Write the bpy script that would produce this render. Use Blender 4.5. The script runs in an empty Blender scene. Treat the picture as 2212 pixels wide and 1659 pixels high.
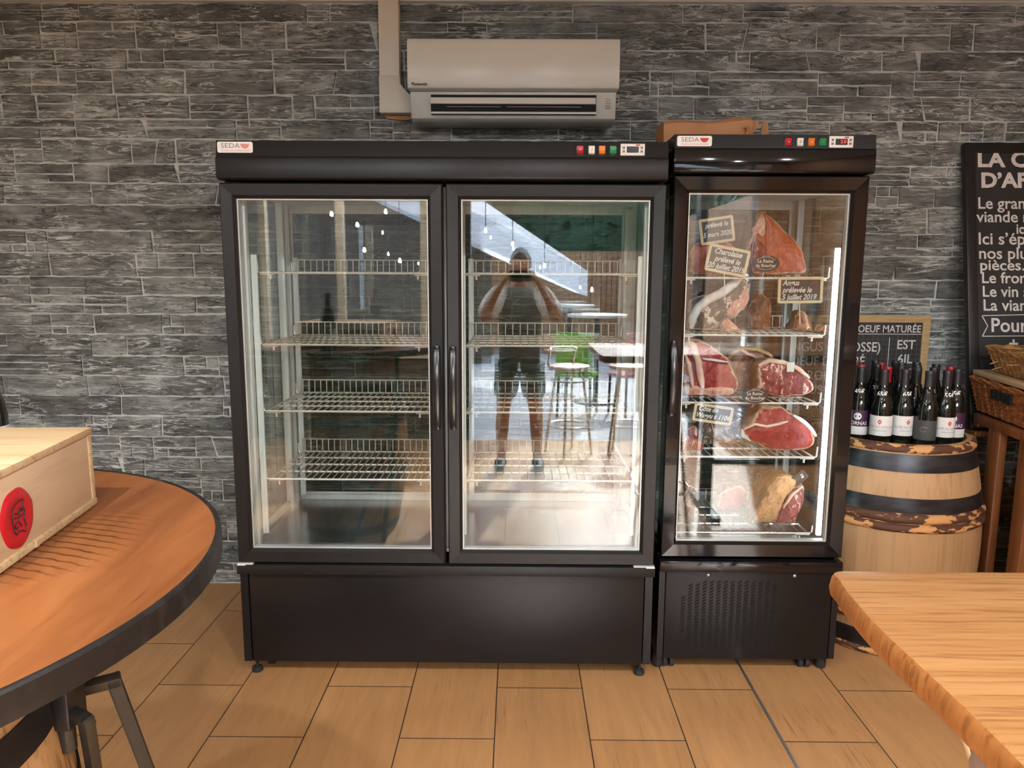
import bpy, bmesh, math, random
from mathutils import Vector, Matrix, noise
random.seed(7)
SC = bpy.context.scene
COL = SC.collection
PI = math.pi

# ---------------------------------------------------------------- camera
FPX, CX, CY = 1590.0, 1106.0, 829.5
def cam_basis(pitch=8.44, roll=0.28, yaw=0.4):
    p, r, y = [math.radians(a) for a in (pitch, roll, yaw)]
    f = Vector((-math.sin(y)*math.cos(p), math.cos(y)*math.cos(p), -math.sin(p)))
    rt = Vector((math.cos(y), math.sin(y), 0))
    dn = f.cross(rt)
    return math.cos(r)*rt - math.sin(r)*dn, math.sin(r)*rt + math.cos(r)*dn, f
RT, DN, FW = cam_basis()
EYE = Vector((0, 0, 1.5))
cd = bpy.data.cameras.new('camera'); cam = bpy.data.objects.new('camera', cd); COL.objects.link(cam)
cam.matrix_world = Matrix(((RT.x, -DN.x, -FW.x, EYE.x), (RT.y, -DN.y, -FW.y, EYE.y), (RT.z, -DN.z, -FW.z, EYE.z), (0, 0, 0, 1)))
cd.sensor_fit = 'HORIZONTAL'; cd.sensor_width = 36; cd.lens = FPX/2212*36; cd.clip_start = 0.01; cd.clip_end = 200
SC.camera = cam
def at(px, py, Y=None, Z=None):
    d = RT*((px-CX)/FPX) + DN*((py-CY)/FPX) + FW
    t = (Y-EYE.y)/d.y if Y is not None else (Z-EYE.z)/d.z
    return EYE + d*t

# ---------------------------------------------------------------- light
SC.view_settings.view_transform = 'Standard'; SC.view_settings.look = 'None'
SC.view_settings.gamma = 1; SC.view_settings.use_curve_mapping = False
SC.view_settings.exposure = 1.6
w = bpy.data.worlds.new('sky'); SC.world = w; w.use_nodes = True
wn = w.node_tree.nodes; wl = w.node_tree.links
sky = wn.new('ShaderNodeTexSky'); sky.sky_type = 'NISHITA'; sky.sun_disc = False
sky.sun_elevation = math.radians(40); sky.sun_rotation = math.radians(165); sky.air_density = 1.0; sky.dust_density = 2.0
wn['Background'].inputs[1].default_value = 1.0
wl.new(sky.outputs[0], wn['Background'].inputs[0])
sd = bpy.data.lights.new('sun', 'SUN'); sd.energy = 6.0; sd.angle = math.radians(0.6); sd.color = (0.80, 0.93, 1.0)
sun = bpy.data.objects.new('sun', sd); COL.objects.link(sun)
sun.rotation_euler = Vector((-0.20, 0.78, -0.60)).to_track_quat('-Z', 'Y').to_euler()
pd = bpy.data.lights.new('doorway_portal', 'AREA'); pd.shape = 'RECTANGLE'; pd.size = 2.6; pd.size_y = 2.25
po = bpy.data.objects.new('doorway_portal', pd); COL.objects.link(po); po.location = (.81, -1.36, 1.125)
po.rotation_euler = (PI/2, 0, PI); pd.cycles.is_portal = True
try:
    SC.cycles.use_denoising = True
    SC.cycles.max_bounces = 10; SC.cycles.transparent_max_bounces = 24; SC.cycles.glossy_bounces = 5
    SC.cycles.caustics_reflective = False; SC.cycles.caustics_refractive = False
    SC.cycles.sample_clamp_indirect = 6.0
except Exception: pass

# ---------------------------------------------------------------- materials
def srgb(r, g, b):
    return tuple(((c/255)/12.92 if c/255 <= .04045 else ((c/255+.055)/1.055)**2.4) for c in (r, g, b))
def newmat(name):
    m = bpy.data.materials.new(name); m.use_nodes = True
    return m, m.node_tree.nodes, m.node_tree.links, m.node_tree.nodes['Principled BSDF']
def ramp(n, stops, interp='LINEAR'):
    r = n.new('ShaderNodeValToRGB'); r.color_ramp.interpolation = interp
    e = r.color_ramp.elements
    while len(e) < len(stops): e.new(0.5)
    for k, (p, c) in enumerate(stops):
        e[k].position = p; e[k].color = (*c, 1) if len(c) == 3 else c
    return r
def coords(n, l, scale=(1, 1, 1), rot=(0, 0, 0), kind='Object'):
    tc = n.new('ShaderNodeTexCoord'); mp = n.new('ShaderNodeMapping')
    mp.inputs['Scale'].default_value = scale; mp.inputs['Rotation'].default_value = rot
    l.new(tc.outputs[kind], mp.inputs['Vector']); return mp.outputs['Vector']
def nz(n, l, vec, scale, detail=4, rough=.55, dist=0):
    t = n.new('ShaderNodeTexNoise'); t.inputs['Scale'].default_value = scale
    t.inputs['Detail'].default_value = detail; t.inputs['Roughness'].default_value = rough
    t.inputs['Distortion'].default_value = dist
    l.new(vec, t.inputs['Vector']); return t.outputs['Fac']
def bumped(n, l, b, fac, strength, dist=.002):
    bp = n.new('ShaderNodeBump'); bp.inputs['Strength'].default_value = strength; bp.inputs['Distance'].default_value = dist
    l.new(fac, bp.inputs['Height']); l.new(bp.outputs[0], b.inputs['Normal'])
def mat(name, c1, c2=None, rough=.5, metal=0, scale=(8, 8, 8), detail=4, bump=0, bdist=.002, lo=.35, hi=.65, spec=None, coat=0):
    m, n, l, b = newmat(name)
    c2 = c2 or tuple(x*.86 for x in c1)
    f = nz(n, l, coords(n, l, scale), 1.0, detail)
    r = ramp(n, [(lo, c1), (hi, c2)]); l.new(f, r.inputs[0]); l.new(r.outputs[0], b.inputs['Base Color'])
    b.inputs['Roughness'].default_value = rough; b.inputs['Metallic'].default_value = metal
    if spec is not None: b.inputs['Specular IOR Level'].default_value = spec
    if coat: b.inputs['Coat Weight'].default_value = coat; b.inputs['Coat Roughness'].default_value = .08
    if bump: bumped(n, l, b, f, bump, bdist)
    return m
def wood(name, c1, c2, c3=None, axis=0, grain=1.0, rough=.45, bump=.25, coat=0, band=.35):
    """long noise streaks along one axis, with finer pore lines"""
    m, n, l, b = newmat(name)
    s = [22*grain]*3; s[axis] = 1.3*grain
    s2 = [140*grain]*3; s2[axis] = 5*grain
    f1 = nz(n, l, coords(n, l, tuple(s)), 1.0, 6, .6, .6)
    f2 = nz(n, l, coords(n, l, tuple(s2)), 1.0, 3, .6)
    r1 = ramp(n, [(.3, c2), (.68, c1)]); l.new(f1, r1.inputs[0])
    r2 = ramp(n, [(.36, c3 or tuple(x*.55 for x in c2)), (.5, (1, 1, 1))]); l.new(f2, r2.inputs[0])
    mx = n.new('ShaderNodeMix'); mx.data_type = 'RGBA'; mx.blend_type = 'MULTIPLY'; mx.inputs[0].default_value = band
    l.new(r1.outputs[0], mx.inputs[6]); l.new(r2.outputs[0], mx.inputs[7]); l.new(mx.outputs[2], b.inputs['Base Color'])
    b.inputs['Roughness'].default_value = rough
    if coat: b.inputs['Coat Weight'].default_value = coat; b.inputs['Coat Roughness'].default_value = .15
    bumped(n, l, b, f2, bump, .001)
    return m
def emit(name, c, s):
    m, n, l, b = newmat(name)
    b.inputs['Base Color'].default_value = (*c, 1); b.inputs['Emission Color'].default_value = (*c, 1); b.inputs['Emission Strength'].default_value = s
    return m
def glassmat(name, boost=2.0, tint=(.95, .985, .965), base=.02):
    m, n, l, b = newmat(name); n.remove(b)
    out = n['Material Output']; tr = n.new('ShaderNodeBsdfTransparent'); gl = n.new('ShaderNodeBsdfGlossy')
    tr.inputs[0].default_value = (*tint, 1); gl.inputs['Roughness'].default_value = 0.0; gl.inputs[0].default_value = (1, 1, 1, 1)
    fr = n.new('ShaderNodeFresnel'); ge = n.new('ShaderNodeNewGeometry')
    io = n.new('ShaderNodeMath'); io.operation = 'MULTIPLY_ADD'; io.inputs[1].default_value = 1/1.5-1.5; io.inputs[2].default_value = 1.5
    l.new(ge.outputs['Backfacing'], io.inputs[0]); l.new(io.outputs[0], fr.inputs[0])
    ma = n.new('ShaderNodeMath'); ma.operation = 'MULTIPLY_ADD'; ma.use_clamp = True
    ma.inputs[1].default_value = boost; ma.inputs[2].default_value = base
    mix = n.new('ShaderNodeMixShader'); l.new(fr.outputs[0], ma.inputs[0]); l.new(ma.outputs[0], mix.inputs[0])
    l.new(tr.outputs[0], mix.inputs[1]); l.new(gl.outputs[0], mix.inputs[2]); l.new(mix.outputs[0], out.inputs[0])
    return m

M = {}
M['black'] = mat('satin_black_steel', (.0095, .0100, .0098), (.0125, .013, .0128), rough=.40, scale=(30, 30, 30), bump=.03, spec=.36)
M['black_matte'] = mat('matte_black_steel', (.006, .006, .0065), (.008, .008, .009), rough=.33, scale=(20, 20, 20), bump=.02, spec=.36)
M['gloss_black'] = mat('gloss_black_steel', (.006, .006, .007), (.009, .009, .01), rough=.07, scale=(6, 2, 25), bump=.05, bdist=.004)
M['black_plastic'] = mat('black_plastic', (.012, .012, .012), rough=.22)
M['rubber'] = mat('black_rubber', (.02, .02, .021), rough=.7)
M['alu'] = mat('brushed_aluminium', (.74, .79, .78), (.66, .71, .70), rough=.38, metal=.1, scale=(60, 60, 2))
M['steel'] = mat('stainless_sheet', (.50, .51, .51), (.42, .43, .43), rough=.2, metal=.95, scale=(3, 60, 60), bump=.04)
M['chrome'] = mat('chrome_wire', (.78, .76, .70), (.66, .64, .6), rough=.18, metal=.9)
M['shelfwire'] = mat('plated_shelf_wire', (.74, .71, .63), (.60, .58, .52), rough=.3, metal=.35)
M['whitewire'] = mat('white_coated_wire', (.82, .82, .80), rough=.35)
M['zinc'] = mat('zinc_plate', (.62, .62, .62), (.5, .5, .5), rough=.3, metal=.9)
M['gasket'] = mat('pale_spacer', (.62, .66, .63), rough=.35, metal=.3)
M['glass'] = glassmat('door_glass', 1.75, (.955, .98, .97), .006)
M['sideglass'] = glassmat('side_glass', 1.0, (.70, .745, .725), .005)  # tint darkened to stand in for the shade behind the cabinets
M['winglass'] = glassmat('wine_glass_glass', 1.4, (.98, .99, .99), .01)
M['white'] = mat('white_enamel', (.80, .79, .76), (.77, .76, .73), rough=.3)
M['acwhite'] = mat('ivory_plastic', (.74, .735, .65), (.72, .715, .63), rough=.26, scale=(2, 2, 9), bump=.03, bdist=.004)
M['acgrey'] = mat('grey_white_plastic', (.62, .63, .58), rough=.3)
M['duct'] = mat('ivory_trunking', (.76, .72, .61), (.72, .68, .57), rough=.4)
M['dark'] = mat('dark_recess', (.006, .006, .006), rough=.8)
M['grey_vane'] = mat('grey_vane', (.22, .20, .17), rough=.5)
M['ink_grey'] = mat('grey_ink', (.22, .20, .18), rough=.6)
M['ink_black'] = mat('black_ink', (.015, .015, .015), rough=.6)
M['ink_red'] = mat('red_ink', (.62, .03, .025), rough=.5)
M['ink_pink'] = mat('pale_red_ink', (.75, .28, .24), rough=.5)
M['chalk'] = mat('white_chalk', (.80, .80, .76), (.62, .62, .6), rough=.9, scale=(90, 90, 90))
M['swred'] = mat('red_rocker', (.55, .012, .03), rough=.25)
M['sworange'] = mat('orange_rocker', (.85, .22, .02), rough=.25)
M['swgreen'] = mat('green_rocker', (.01, .27, .10), rough=.25)
M['led'] = emit('lit_tube', (.88, .95, 1.0), 4.5)
M['leddigit'] = emit('red_digits', (1.0, .03, .03), 1.2)
M['bulb'] = emit('warm_bulb', (1.0, .90, .74), 16)
M['slate'] = mat('slate_board', (.022, .025, .026), (.034, .037, .038), rough=.55, scale=(6, 6, 6))
M['board'] = mat('blackboard', (.020, .023, .025), (.032, .036, .038), rough=.45, scale=(3, 3, 3))
M['frameblack'] = wood('black_painted_wood', (.016, .016, .016), (.009, .009, .009), axis=2, rough=.4)
M['palewood'] = wood('pale_frame_wood', (.56, .40, .20), (.48, .33, .15), axis=0, grain=2, rough=.6)
M['crate'] = wood('crate_pine', (.58, .42, .24), (.47, .31, .15), axis=0, grain=.8, rough=.6, band=.3)
M['crateside'] = wood('crate_plywood', (.58, .42, .27), (.49, .335, .19), axis=1, grain=.45, rough=.6, band=.12)
M['oak'] = wood('oiled_oak', (.33, .165, .062), (.255, .112, .036), (.30, .12, .03), axis=0, grain=1.3, rough=.32, band=.42, bump=.3)
M['oakend'] = wood('oak_end_grain', (.42, .17, .045), (.30, .10, .024), axis=2, grain=1.1, rough=.4, band=.4)
M['standwood'] = wood('reddish_stand_wood', (.26, .10, .035), (.16, .055, .018), axis=2, grain=.8, rough=.4)
M['barrelwood'] = wood('barrel_oak', (.45, .275, .135), (.39, .235, .105), axis=2, grain=.4, rough=.6, band=.2, bump=.1)
M['barrelwood2'] = wood('old_barrel_oak', (.50, .32, .15), (.38, .22, .09), axis=2, grain=.5, rough=.6, band=.7)
M['iron'] = mat('black_hoop_iron', (.018, .018, .020), (.05, .05, .054), rough=.35, metal=.6, scale=(9, 9, 30))
M['rustiron'] = mat('scratched_iron', (.012, .0105, .010), (.042, .038, .036), rough=.5, metal=.3, scale=(25, 25, 25), detail=8, lo=.5, hi=.8, bump=.2)
M['flatiron'] = mat('grey_flat_iron', (.026, .025, .022), (.036, .034, .03), rough=.45, metal=.3)
M['chestnut'] = mat('peeling_chestnut_hoop', (.085, .032, .016), (.55, .28, .10), rough=.7, scale=(14, 14, 32), detail=3, lo=.53, hi=.56, bump=.6, bdist=.006)
M['bottle'] = mat('dark_bottle_glass', (.006, .008, .006), (.004, .005, .004), rough=.05, coat=.3)
M['capblack'] = mat('black_capsule', (.02, .02, .021), rough=.4)
M['capred'] = mat('red_capsule', (.42, .012, .02), rough=.35)
M['paper'] = mat('label_paper', (.72, .71, .67), rough=.7)
M['purple'] = mat('purple_label', (.05, .012, .045), rough=.5)
M['greylabel'] = mat('slate_label', (.055, .058, .058), rough=.6)
M['gold'] = mat('gold_foil', (.55, .36, .12), rough=.35, metal=.7)
M['wicker'] = mat('brown_wicker', (.40, .15, .045), (.17, .05, .014), rough=.55, scale=(60, 60, 60), bump=.4)
M['wicker2'] = mat('honey_wicker', (.42, .22, .08), (.24, .11, .03), rough=.55, scale=(60, 60, 60), bump=.4)
M['tagframe'] = wood('cream_tag_frame', (.74, .62, .42), (.66, .52, .32), axis=0, grain=2, rough=.6)
M['straw'] = mat('straw', (.62, .42, .17), (.45, .27, .08), rough=.7, scale=(30, 30, 30))
M['kraft'] = mat('kraft_paper', (.56, .28, .13), (.47, .22, .095), rough=.75, scale=(9, 9, 9), bump=.4, bdist=.006)
M['seat'] = mat('pale_pink_seat', (.66, .47, .36), (.60, .42, .32), rough=.45)
M['redseal'] = mat('red_wax_sticker', (.50, .012, .022), (.42, .008, .016), rough=.3)
M['skin'] = mat('skin', (.50, .25, .16), (.44, .21, .13), rough=.55)
M['shirt'] = mat('grey_jersey', (.14, .13, .12), rough=.85)
M['sleeve'] = mat('white_sleeve', (.72, .72, .72), rough=.85)
M['shorts'] = mat('dark_shorts', (.035, .036, .038), rough=.9)
M['shoe'] = mat('dark_teal_shoe', (.02, .06, .08), rough=.6)
M['hair'] = mat('brown_hair', (.06, .03, .016), rough=.6, scale=(60, 60, 20))
M['phone'] = mat('black_phone', (.01, .01, .01), rough=.15)
M['napkin'] = mat('pale_blue_napkin', (.62, .70, .80), (.52, .61, .74), rough=.9)
M['grass'] = mat('leaf_green', (.045, .10, .03), (.015, .04, .012), rough=.6)
M['paving'] = mat('terrace_paving', (.62, .60, .57), (.52, .50, .47), rough=.8, scale=(2, 2, 2))
M['ceil'] = mat('painted_ceiling', (.66, .69, .66), rough=.9)
M['plaster'] = mat('taupe_plaster', (.22, .17, .12), rough=.9, scale=(2, 2, 2))
M['darkwall'] = wood('dark_wood_lining', (.11, .065, .035), (.06, .035, .018), axis=2, rough=.6)
M['cream'] = mat('cream_paint', (.72, .63, .47), rough=.6)
M['dkgreen'] = mat('anthracite_paint', (.03, .032, .033), rough=.5)
M['greencloth'] = mat('lime_cloth', (.25, .5, .06), rough=.9)
M['redcloth'] = mat('red_cloth', (.6, .05, .05), (.7, .6, .58), rough=.9, scale=(40, 40, 40), lo=.48, hi=.52)

def fence_mat():
    m, n, l, b = newmat('slatted_wood'); v = coords(n, l, (1, 1, 1))
    wv = n.new('ShaderNodeTexWave'); wv.bands_direction = 'Y'; wv.inputs['Scale'].default_value = 3.2; l.new(v, wv.inputs['Vector'])
    f = nz(n, l, coords(n, l, (9, 9, .9)), 1.0, 5)
    r = ramp(n, [(.3, (.40, .19, .08)), (.7, (.56, .30, .14))]); l.new(f, r.inputs[0])
    r2 = ramp(n, [(.06, (.25, .25, .25)), (.14, (1, 1, 1))]); l.new(wv.outputs['Fac'], r2.inputs[0])
    mx = n.new('ShaderNodeMix'); mx.data_type = 'RGBA'; mx.blend_type = 'MULTIPLY'; mx.inputs[0].default_value = 1
    l.new(r.outputs[0], mx.inputs[6]); l.new(r2.outputs[0], mx.inputs[7]); l.new(mx.outputs[2], b.inputs['Base Color'])
    b.inputs['Roughness'].default_value = .6; return m
M['fence'] = fence_mat()
M['fencewood'] = wood('brown_board_wood', (.50, .26, .12), (.38, .18, .075), axis=2, grain=.6, rough=.55)
def cloth_mat():
    m, n, l, b = newmat('white_canvas'); b.inputs['Base Color'].default_value = (.85, .86, .88, 1); b.inputs['Roughness'].default_value = .9
    f = nz(n, l, coords(n, l, (4, 4, 4)), 1, 3); bumped(n, l, b, f, .2, .01)
    t = n.new('ShaderNodeBsdfTranslucent'); t.inputs[0].default_value = (.95, .96, .98, 1)
    mx = n.new('ShaderNodeMixShader'); mx.inputs[0].default_value = .65
    l.new(b.outputs[0], mx.inputs[1]); l.new(t.outputs[0], mx.inputs[2]); l.new(mx.outputs[0], n['Material Output'].inputs[0]); return m
M['canvas'] = cloth_mat()
def stone_mat():
    m, n, l, b = newmat('grey_ledge_stone')
    a = n.new('ShaderNodeAttribute'); a.attribute_name = 'tone'
    f1 = nz(n, l, coords(n, l, (5, 5, 16)), 1, 7, .62, .7)
    f2 = nz(n, l, coords(n, l, (9, 9, 62)), 1, 6, .65, 1.1)
    f3 = nz(n, l, coords(n, l, (3.5, 3.5, 6)), 1, 3)
    r1 = ramp(n, [(.26, (.049, .055, .054)), (.5, (.178, .195, .190)), (.74, (.40, .44, .43))]); l.new(f1, r1.inputs[0])
    r2 = ramp(n, [(.555, (0, 0, 0)), (.63, (1, 1, 1))]); l.new(f2, r2.inputs[0])
    r3 = ramp(n, [(.45, (0, 0, 0)), (.60, (1, 1, 1))]); l.new(f3, r3.inputs[0])
    mk = n.new('ShaderNodeMath'); mk.operation = 'MULTIPLY'; l.new(r2.outputs[0], mk.inputs[0]); l.new(r3.outputs[0], mk.inputs[1])
    mx = n.new('ShaderNodeMix'); mx.data_type = 'RGBA'; mx.blend_type = 'MULTIPLY'; mx.inputs[0].default_value = 1
    l.new(r1.outputs[0], mx.inputs[6]); l.new(a.outputs['Color'], mx.inputs[7])
    m2 = n.new('ShaderNodeMix'); m2.data_type = 'RGBA'; l.new(mk.outputs[0], m2.inputs[0])
    l.new(mx.outputs[2], m2.inputs[6]); m2.inputs[7].default_value = (.66, .72, .70, 1)
    l.new(m2.outputs[2], b.inputs['Base Color']); b.inputs['Roughness'].default_value = .8
    f5 = nz(n, l, coords(n, l, (4, 4, 30)), 1, 5, .55, 1.6); f6 = nz(n, l, coords(n, l, (3, 3, 24)), 1, 5, .6, 1.3)
    r5 = ramp(n, [(.476, (0, 0, 0)), (.494, (1, 1, 1)), (.506, (1, 1, 1)), (.524, (0, 0, 0))]); l.new(f5, r5.inputs[0])
    r6 = ramp(n, [(.482, (1, 1, 1)), (.496, (.22, .22, .22)), (.504, (.22, .22, .22)), (.52, (1, 1, 1))]); l.new(f6, r6.inputs[0])
    k5 = n.new('ShaderNodeMath'); k5.operation = 'MULTIPLY'; k5.inputs[1].default_value = .95; f7 = nz(n, l, coords(n, l, (3.2, 3.2, 8)), 1, 3, .5); r7 = ramp(n, [(.46, (.08, .08, .08)), (.58, (1, 1, 1))]); l.new(f7, r7.inputs[0])
    k7 = n.new('ShaderNodeMath'); k7.operation = 'MULTIPLY'; l.new(r5.outputs[0], k7.inputs[0]); l.new(r7.outputs[0], k7.inputs[1]); l.new(k7.outputs[0], k5.inputs[0])
    m3 = n.new('ShaderNodeMix'); m3.data_type = 'RGBA'; m3.blend_type = 'MULTIPLY'; m3.inputs[0].default_value = .9; l.new(m2.outputs[2], m3.inputs[6]); l.new(r6.outputs[0], m3.inputs[7])
    m4 = n.new('ShaderNodeMix'); m4.data_type = 'RGBA'; l.new(k5.outputs[0], m4.inputs[0]); l.new(m3.outputs[2], m4.inputs[6]); m4.inputs[7].default_value = (.66, .72, .70, 1)
    l.new(m4.outputs[2], b.inputs['Base Color'])
    bumped(n, l, b, f2, .8, .008); return m
M['stone'] = stone_mat()
M['mortar'] = mat('pale_mortar', (.64, .69, .66), (.41, .445, .43), rough=.9, scale=(14, 14, 30), bump=.4)
def floor_mat():
    m, n, l, b = newmat('wood_look_tile')
    v = coords(n, l, (1, 1, 1), (0, 0, PI/2))
    mp = n.new('ShaderNodeMapping'); mp.vector_type = 'POINT'; l.new(v, mp.inputs['Vector'])
    br = n.new('ShaderNodeTexBrick'); l.new(mp.outputs[0], br.inputs['Vector'])
    br.offset = .5; br.offset_frequency = 2; br.squash = 1
    br.inputs['Scale'].default_value = 1; br.inputs['Brick Width'].default_value = .605; br.inputs['Row Height'].default_value = .312
    br.inputs['Mortar Size'].default_value = .0022; br.inputs['Mortar Smooth'].default_value = .1; br.inputs['Bias'].default_value = 0
    br.inputs['Color1'].default_value = (.46, .245, .10, 1); br.inputs['Color2'].default_value = (.41, .212, .083, 1); br.inputs['Mortar'].default_value = (.045, .03, .018, 1)
    f1 = nz(n, l, coords(n, l, (26, 3, 1)), 1, 6, .6, .5)
    f2 = nz(n, l, coords(n, l, (130, 6, 1)), 1, 3, .6, .8)
    f3 = nz(n, l, coords(n, l, (3, 2, 1)), 1, 2)
    r1 = ramp(n, [(.3, (.82, .82, .82)), (.7, (1.1, 1.1, 1.1))]); l.new(f1, r1.inputs[0])
    r2 = ramp(n, [(.3, (.62, .58, .55)), (.42, (1, 1, 1))]); l.new(f2, r2.inputs[0])
    r3 = ramp(n, [(.45, (0, 0, 0)), (.6, (1, 1, 1))]); l.new(f3, r3.inputs[0])
    mx = n.new('ShaderNodeMix'); mx.data_type = 'RGBA'; mx.blend_type = 'MULTIPLY'; mx.inputs[0].default_value = .8
    l.new(br.outputs['Color'], mx.inputs[6]); l.new(r1.outputs[0], mx.inputs[7])
    m2 = n.new('ShaderNodeMix'); m2.data_type = 'RGBA'; m2.blend_type = 'MULTIPLY'; l.new(r3.outputs[0], m2.inputs[0])
    l.new(mx.outputs[2], m2.inputs[6]); l.new(r2.outputs[0], m2.inputs[7]); l.new(m2.outputs[2], b.inputs['Base Color'])
    b.inputs['Roughness'].default_value = .32
    iv = n.new('ShaderNodeMath'); iv.operation = 'SUBTRACT'; iv.inputs[0].default_value = 1; l.new(br.outputs['Fac'], iv.inputs[1])
    ad = n.new('ShaderNodeMath'); ad.operation = 'MULTIPLY_ADD'; ad.inputs[1].default_value = .15; l.new(f2, ad.inputs[0]); l.new(iv.outputs[0], ad.inputs[2])
    bumped(n, l, b, ad.outputs[0], .35, .003)
    return m, mp
M['floor'], FLOORMAP = floor_mat()
def meat_mat(name, red1, red2, fat, crust, marb=.62, sc=(30, 30, 14)):
    """attribute 'rim': 0 on the cut face, .5 fat, 1 dry outside"""
    m, n, l, b = newmat(name)
    a = n.new('ShaderNodeAttribute'); a.attribute_name = 'rim'
    f1 = nz(n, l, coords(n, l, sc, (0, .5, .3)), 1, 6, .6, 1.2)
    f2 = nz(n, l, coords(n, l, (24, 24, 24)), 1, 5, .6, .8)
    r1 = ramp(n, [(.34, red2), (.52, red1), (marb, red1), (marb+.05, fat)]); l.new(f1, r1.inputs[0])
    r2 = ramp(n, [(.35, tuple(x*.5 for x in crust)), (.55, crust), (.7, tuple((x+y)/2 for x, y in zip(crust, fat)))]); l.new(f2, r2.inputs[0])
    sh = n.new('ShaderNodeMath'); sh.operation = 'MULTIPLY_ADD'; sh.inputs[1].default_value = .75; l.new(f2, sh.inputs[0]); l.new(a.outputs['Fac'], sh.inputs[2])
    k1 = ramp(n, [(.60, (0, 0, 0)), (.72, (1, 1, 1))]); l.new(sh.outputs[0], k1.inputs[0])
    k2 = ramp(n, [(.90, (0, 0, 0)), (1.0, (1, 1, 1))]); l.new(sh.outputs[0], k2.inputs[0])
    mx = n.new('ShaderNodeMix'); mx.data_type = 'RGBA'; l.new(k1.outputs[0], mx.inputs[0]); l.new(r1.outputs[0], mx.inputs[6]); mx.inputs[7].default_value = (*fat, 1)
    m2 = n.new('ShaderNodeMix'); m2.data_type = 'RGBA'; l.new(k2.outputs[0], m2.inputs[0]); l.new(mx.outputs[2], m2.inputs[6]); l.new(r2.outputs[0], m2.inputs[7])
    f3 = nz(n, l, coords(n, l, (70, 70, 40), (0, .6, .2)), 1, 5, .7, .6); r3 = ramp(n, [(.34, (.52, .50, .5)), (.5, (1, 1, 1)), (.66, (1.25, 1.2, 1.15))]); l.new(f3, r3.inputs[0])
    m5 = n.new('ShaderNodeMix'); m5.data_type = 'RGBA'; m5.blend_type = 'MULTIPLY'; m5.inputs[0].default_value = .85; l.new(m2.outputs[2], m5.inputs[6]); l.new(r3.outputs[0], m5.inputs[7])
    l.new(m5.outputs[2], b.inputs['Base Color']); b.inputs['Roughness'].default_value = .34
    bumped(n, l, b, f2, .8, .010); return m
FAT = (.62, .44, .30)
M['meat_red'] = meat_mat('fresh_red_beef', (.34, .018, .016), (.22, .01, .012), FAT, (.5, .3, .2), .70)
M['meat_marb'] = meat_mat('marbled_beef', (.24, .018, .02), (.08, .008, .016), (.72, .50, .44), (.34, .2, .12), .56, (50, 50, 22))
M['meat_orange'] = meat_mat('dried_orange_beef', (.44, .085, .035), (.32, .055, .022), (.66, .42, .26), (.40, .2, .11), .72)
M['meat_brown'] = meat_mat('brown_aged_beef', (.26, .10, .045), (.15, .05, .025), (.60, .42, .25), (.22, .12, .06), .60)
M['meat_dark'] = meat_mat('black_crusted_beef', (.14, .09, .07), (.06, .045, .04), (.62, .58, .52), (.09, .08, .07), .57, (26, 26, 26))
M['meat_pale'] = meat_mat('pale_fat_beef', (.66, .34, .26), (.55, .24, .18), (.76, .62, .5), (.5, .36, .25), .58)
M['meat_tan'] = meat_mat('tan_fat_cap', (.60, .33, .14), (.50, .25, .09), (.66, .42, .22), (.50, .27, .10), .7)
M['bone'] = mat('bone_fat', (.80, .62, .52), (.66, .42, .34), rough=.5, scale=(20, 20, 20), bump=.3)
M['bonewhite'] = mat('white_fat_strip', (.78, .78, .78), (.60, .58, .56), rough=.5, scale=(25, 25, 25), bump=.4)

# ---------------------------------------------------------------- mesh helpers
def wloc(o):
    v = Vector((0, 0, 0))
    while o: v += o.location; o = o.parent
    return v
def link(name, me, m, parent=None, local=False, smooth=False):
    ob = bpy.data.objects.new(name, me); COL.objects.link(ob)
    for x in (m if isinstance(m, (list, tuple)) else [m]): me.materials.append(M[x] if isinstance(x, str) else x)
    if smooth:
        for p in me.polygons: p.use_smooth = True
        try: me.set_sharp_from_angle(angle=math.radians(38))
        except Exception: pass
    if parent:
        ob.parent = parent
        if not local: ob.location = -wloc(parent)
    return ob
def tag(o, label=None, cat=None, group=None, kind=None):
    if label: o['label'] = label
    if cat: o['category'] = cat
    if group: o['group'] = group
    if kind: o['kind'] = kind
    return o
def thing(name, label, cat, loc=(0, 0, 0), rz=0, group=None):
    o = bpy.data.objects.new(name, None); COL.objects.link(o); o.location = loc; o.rotation_euler = (0, 0, rz); o.empty_display_size = .1
    return tag(o, label, cat, group)
def copy_tree(o, parent=None):
    c = o.copy(); COL.objects.link(c); c.parent = parent
    for ch in list(o.children): copy_tree(ch, c)
    return c
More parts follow.
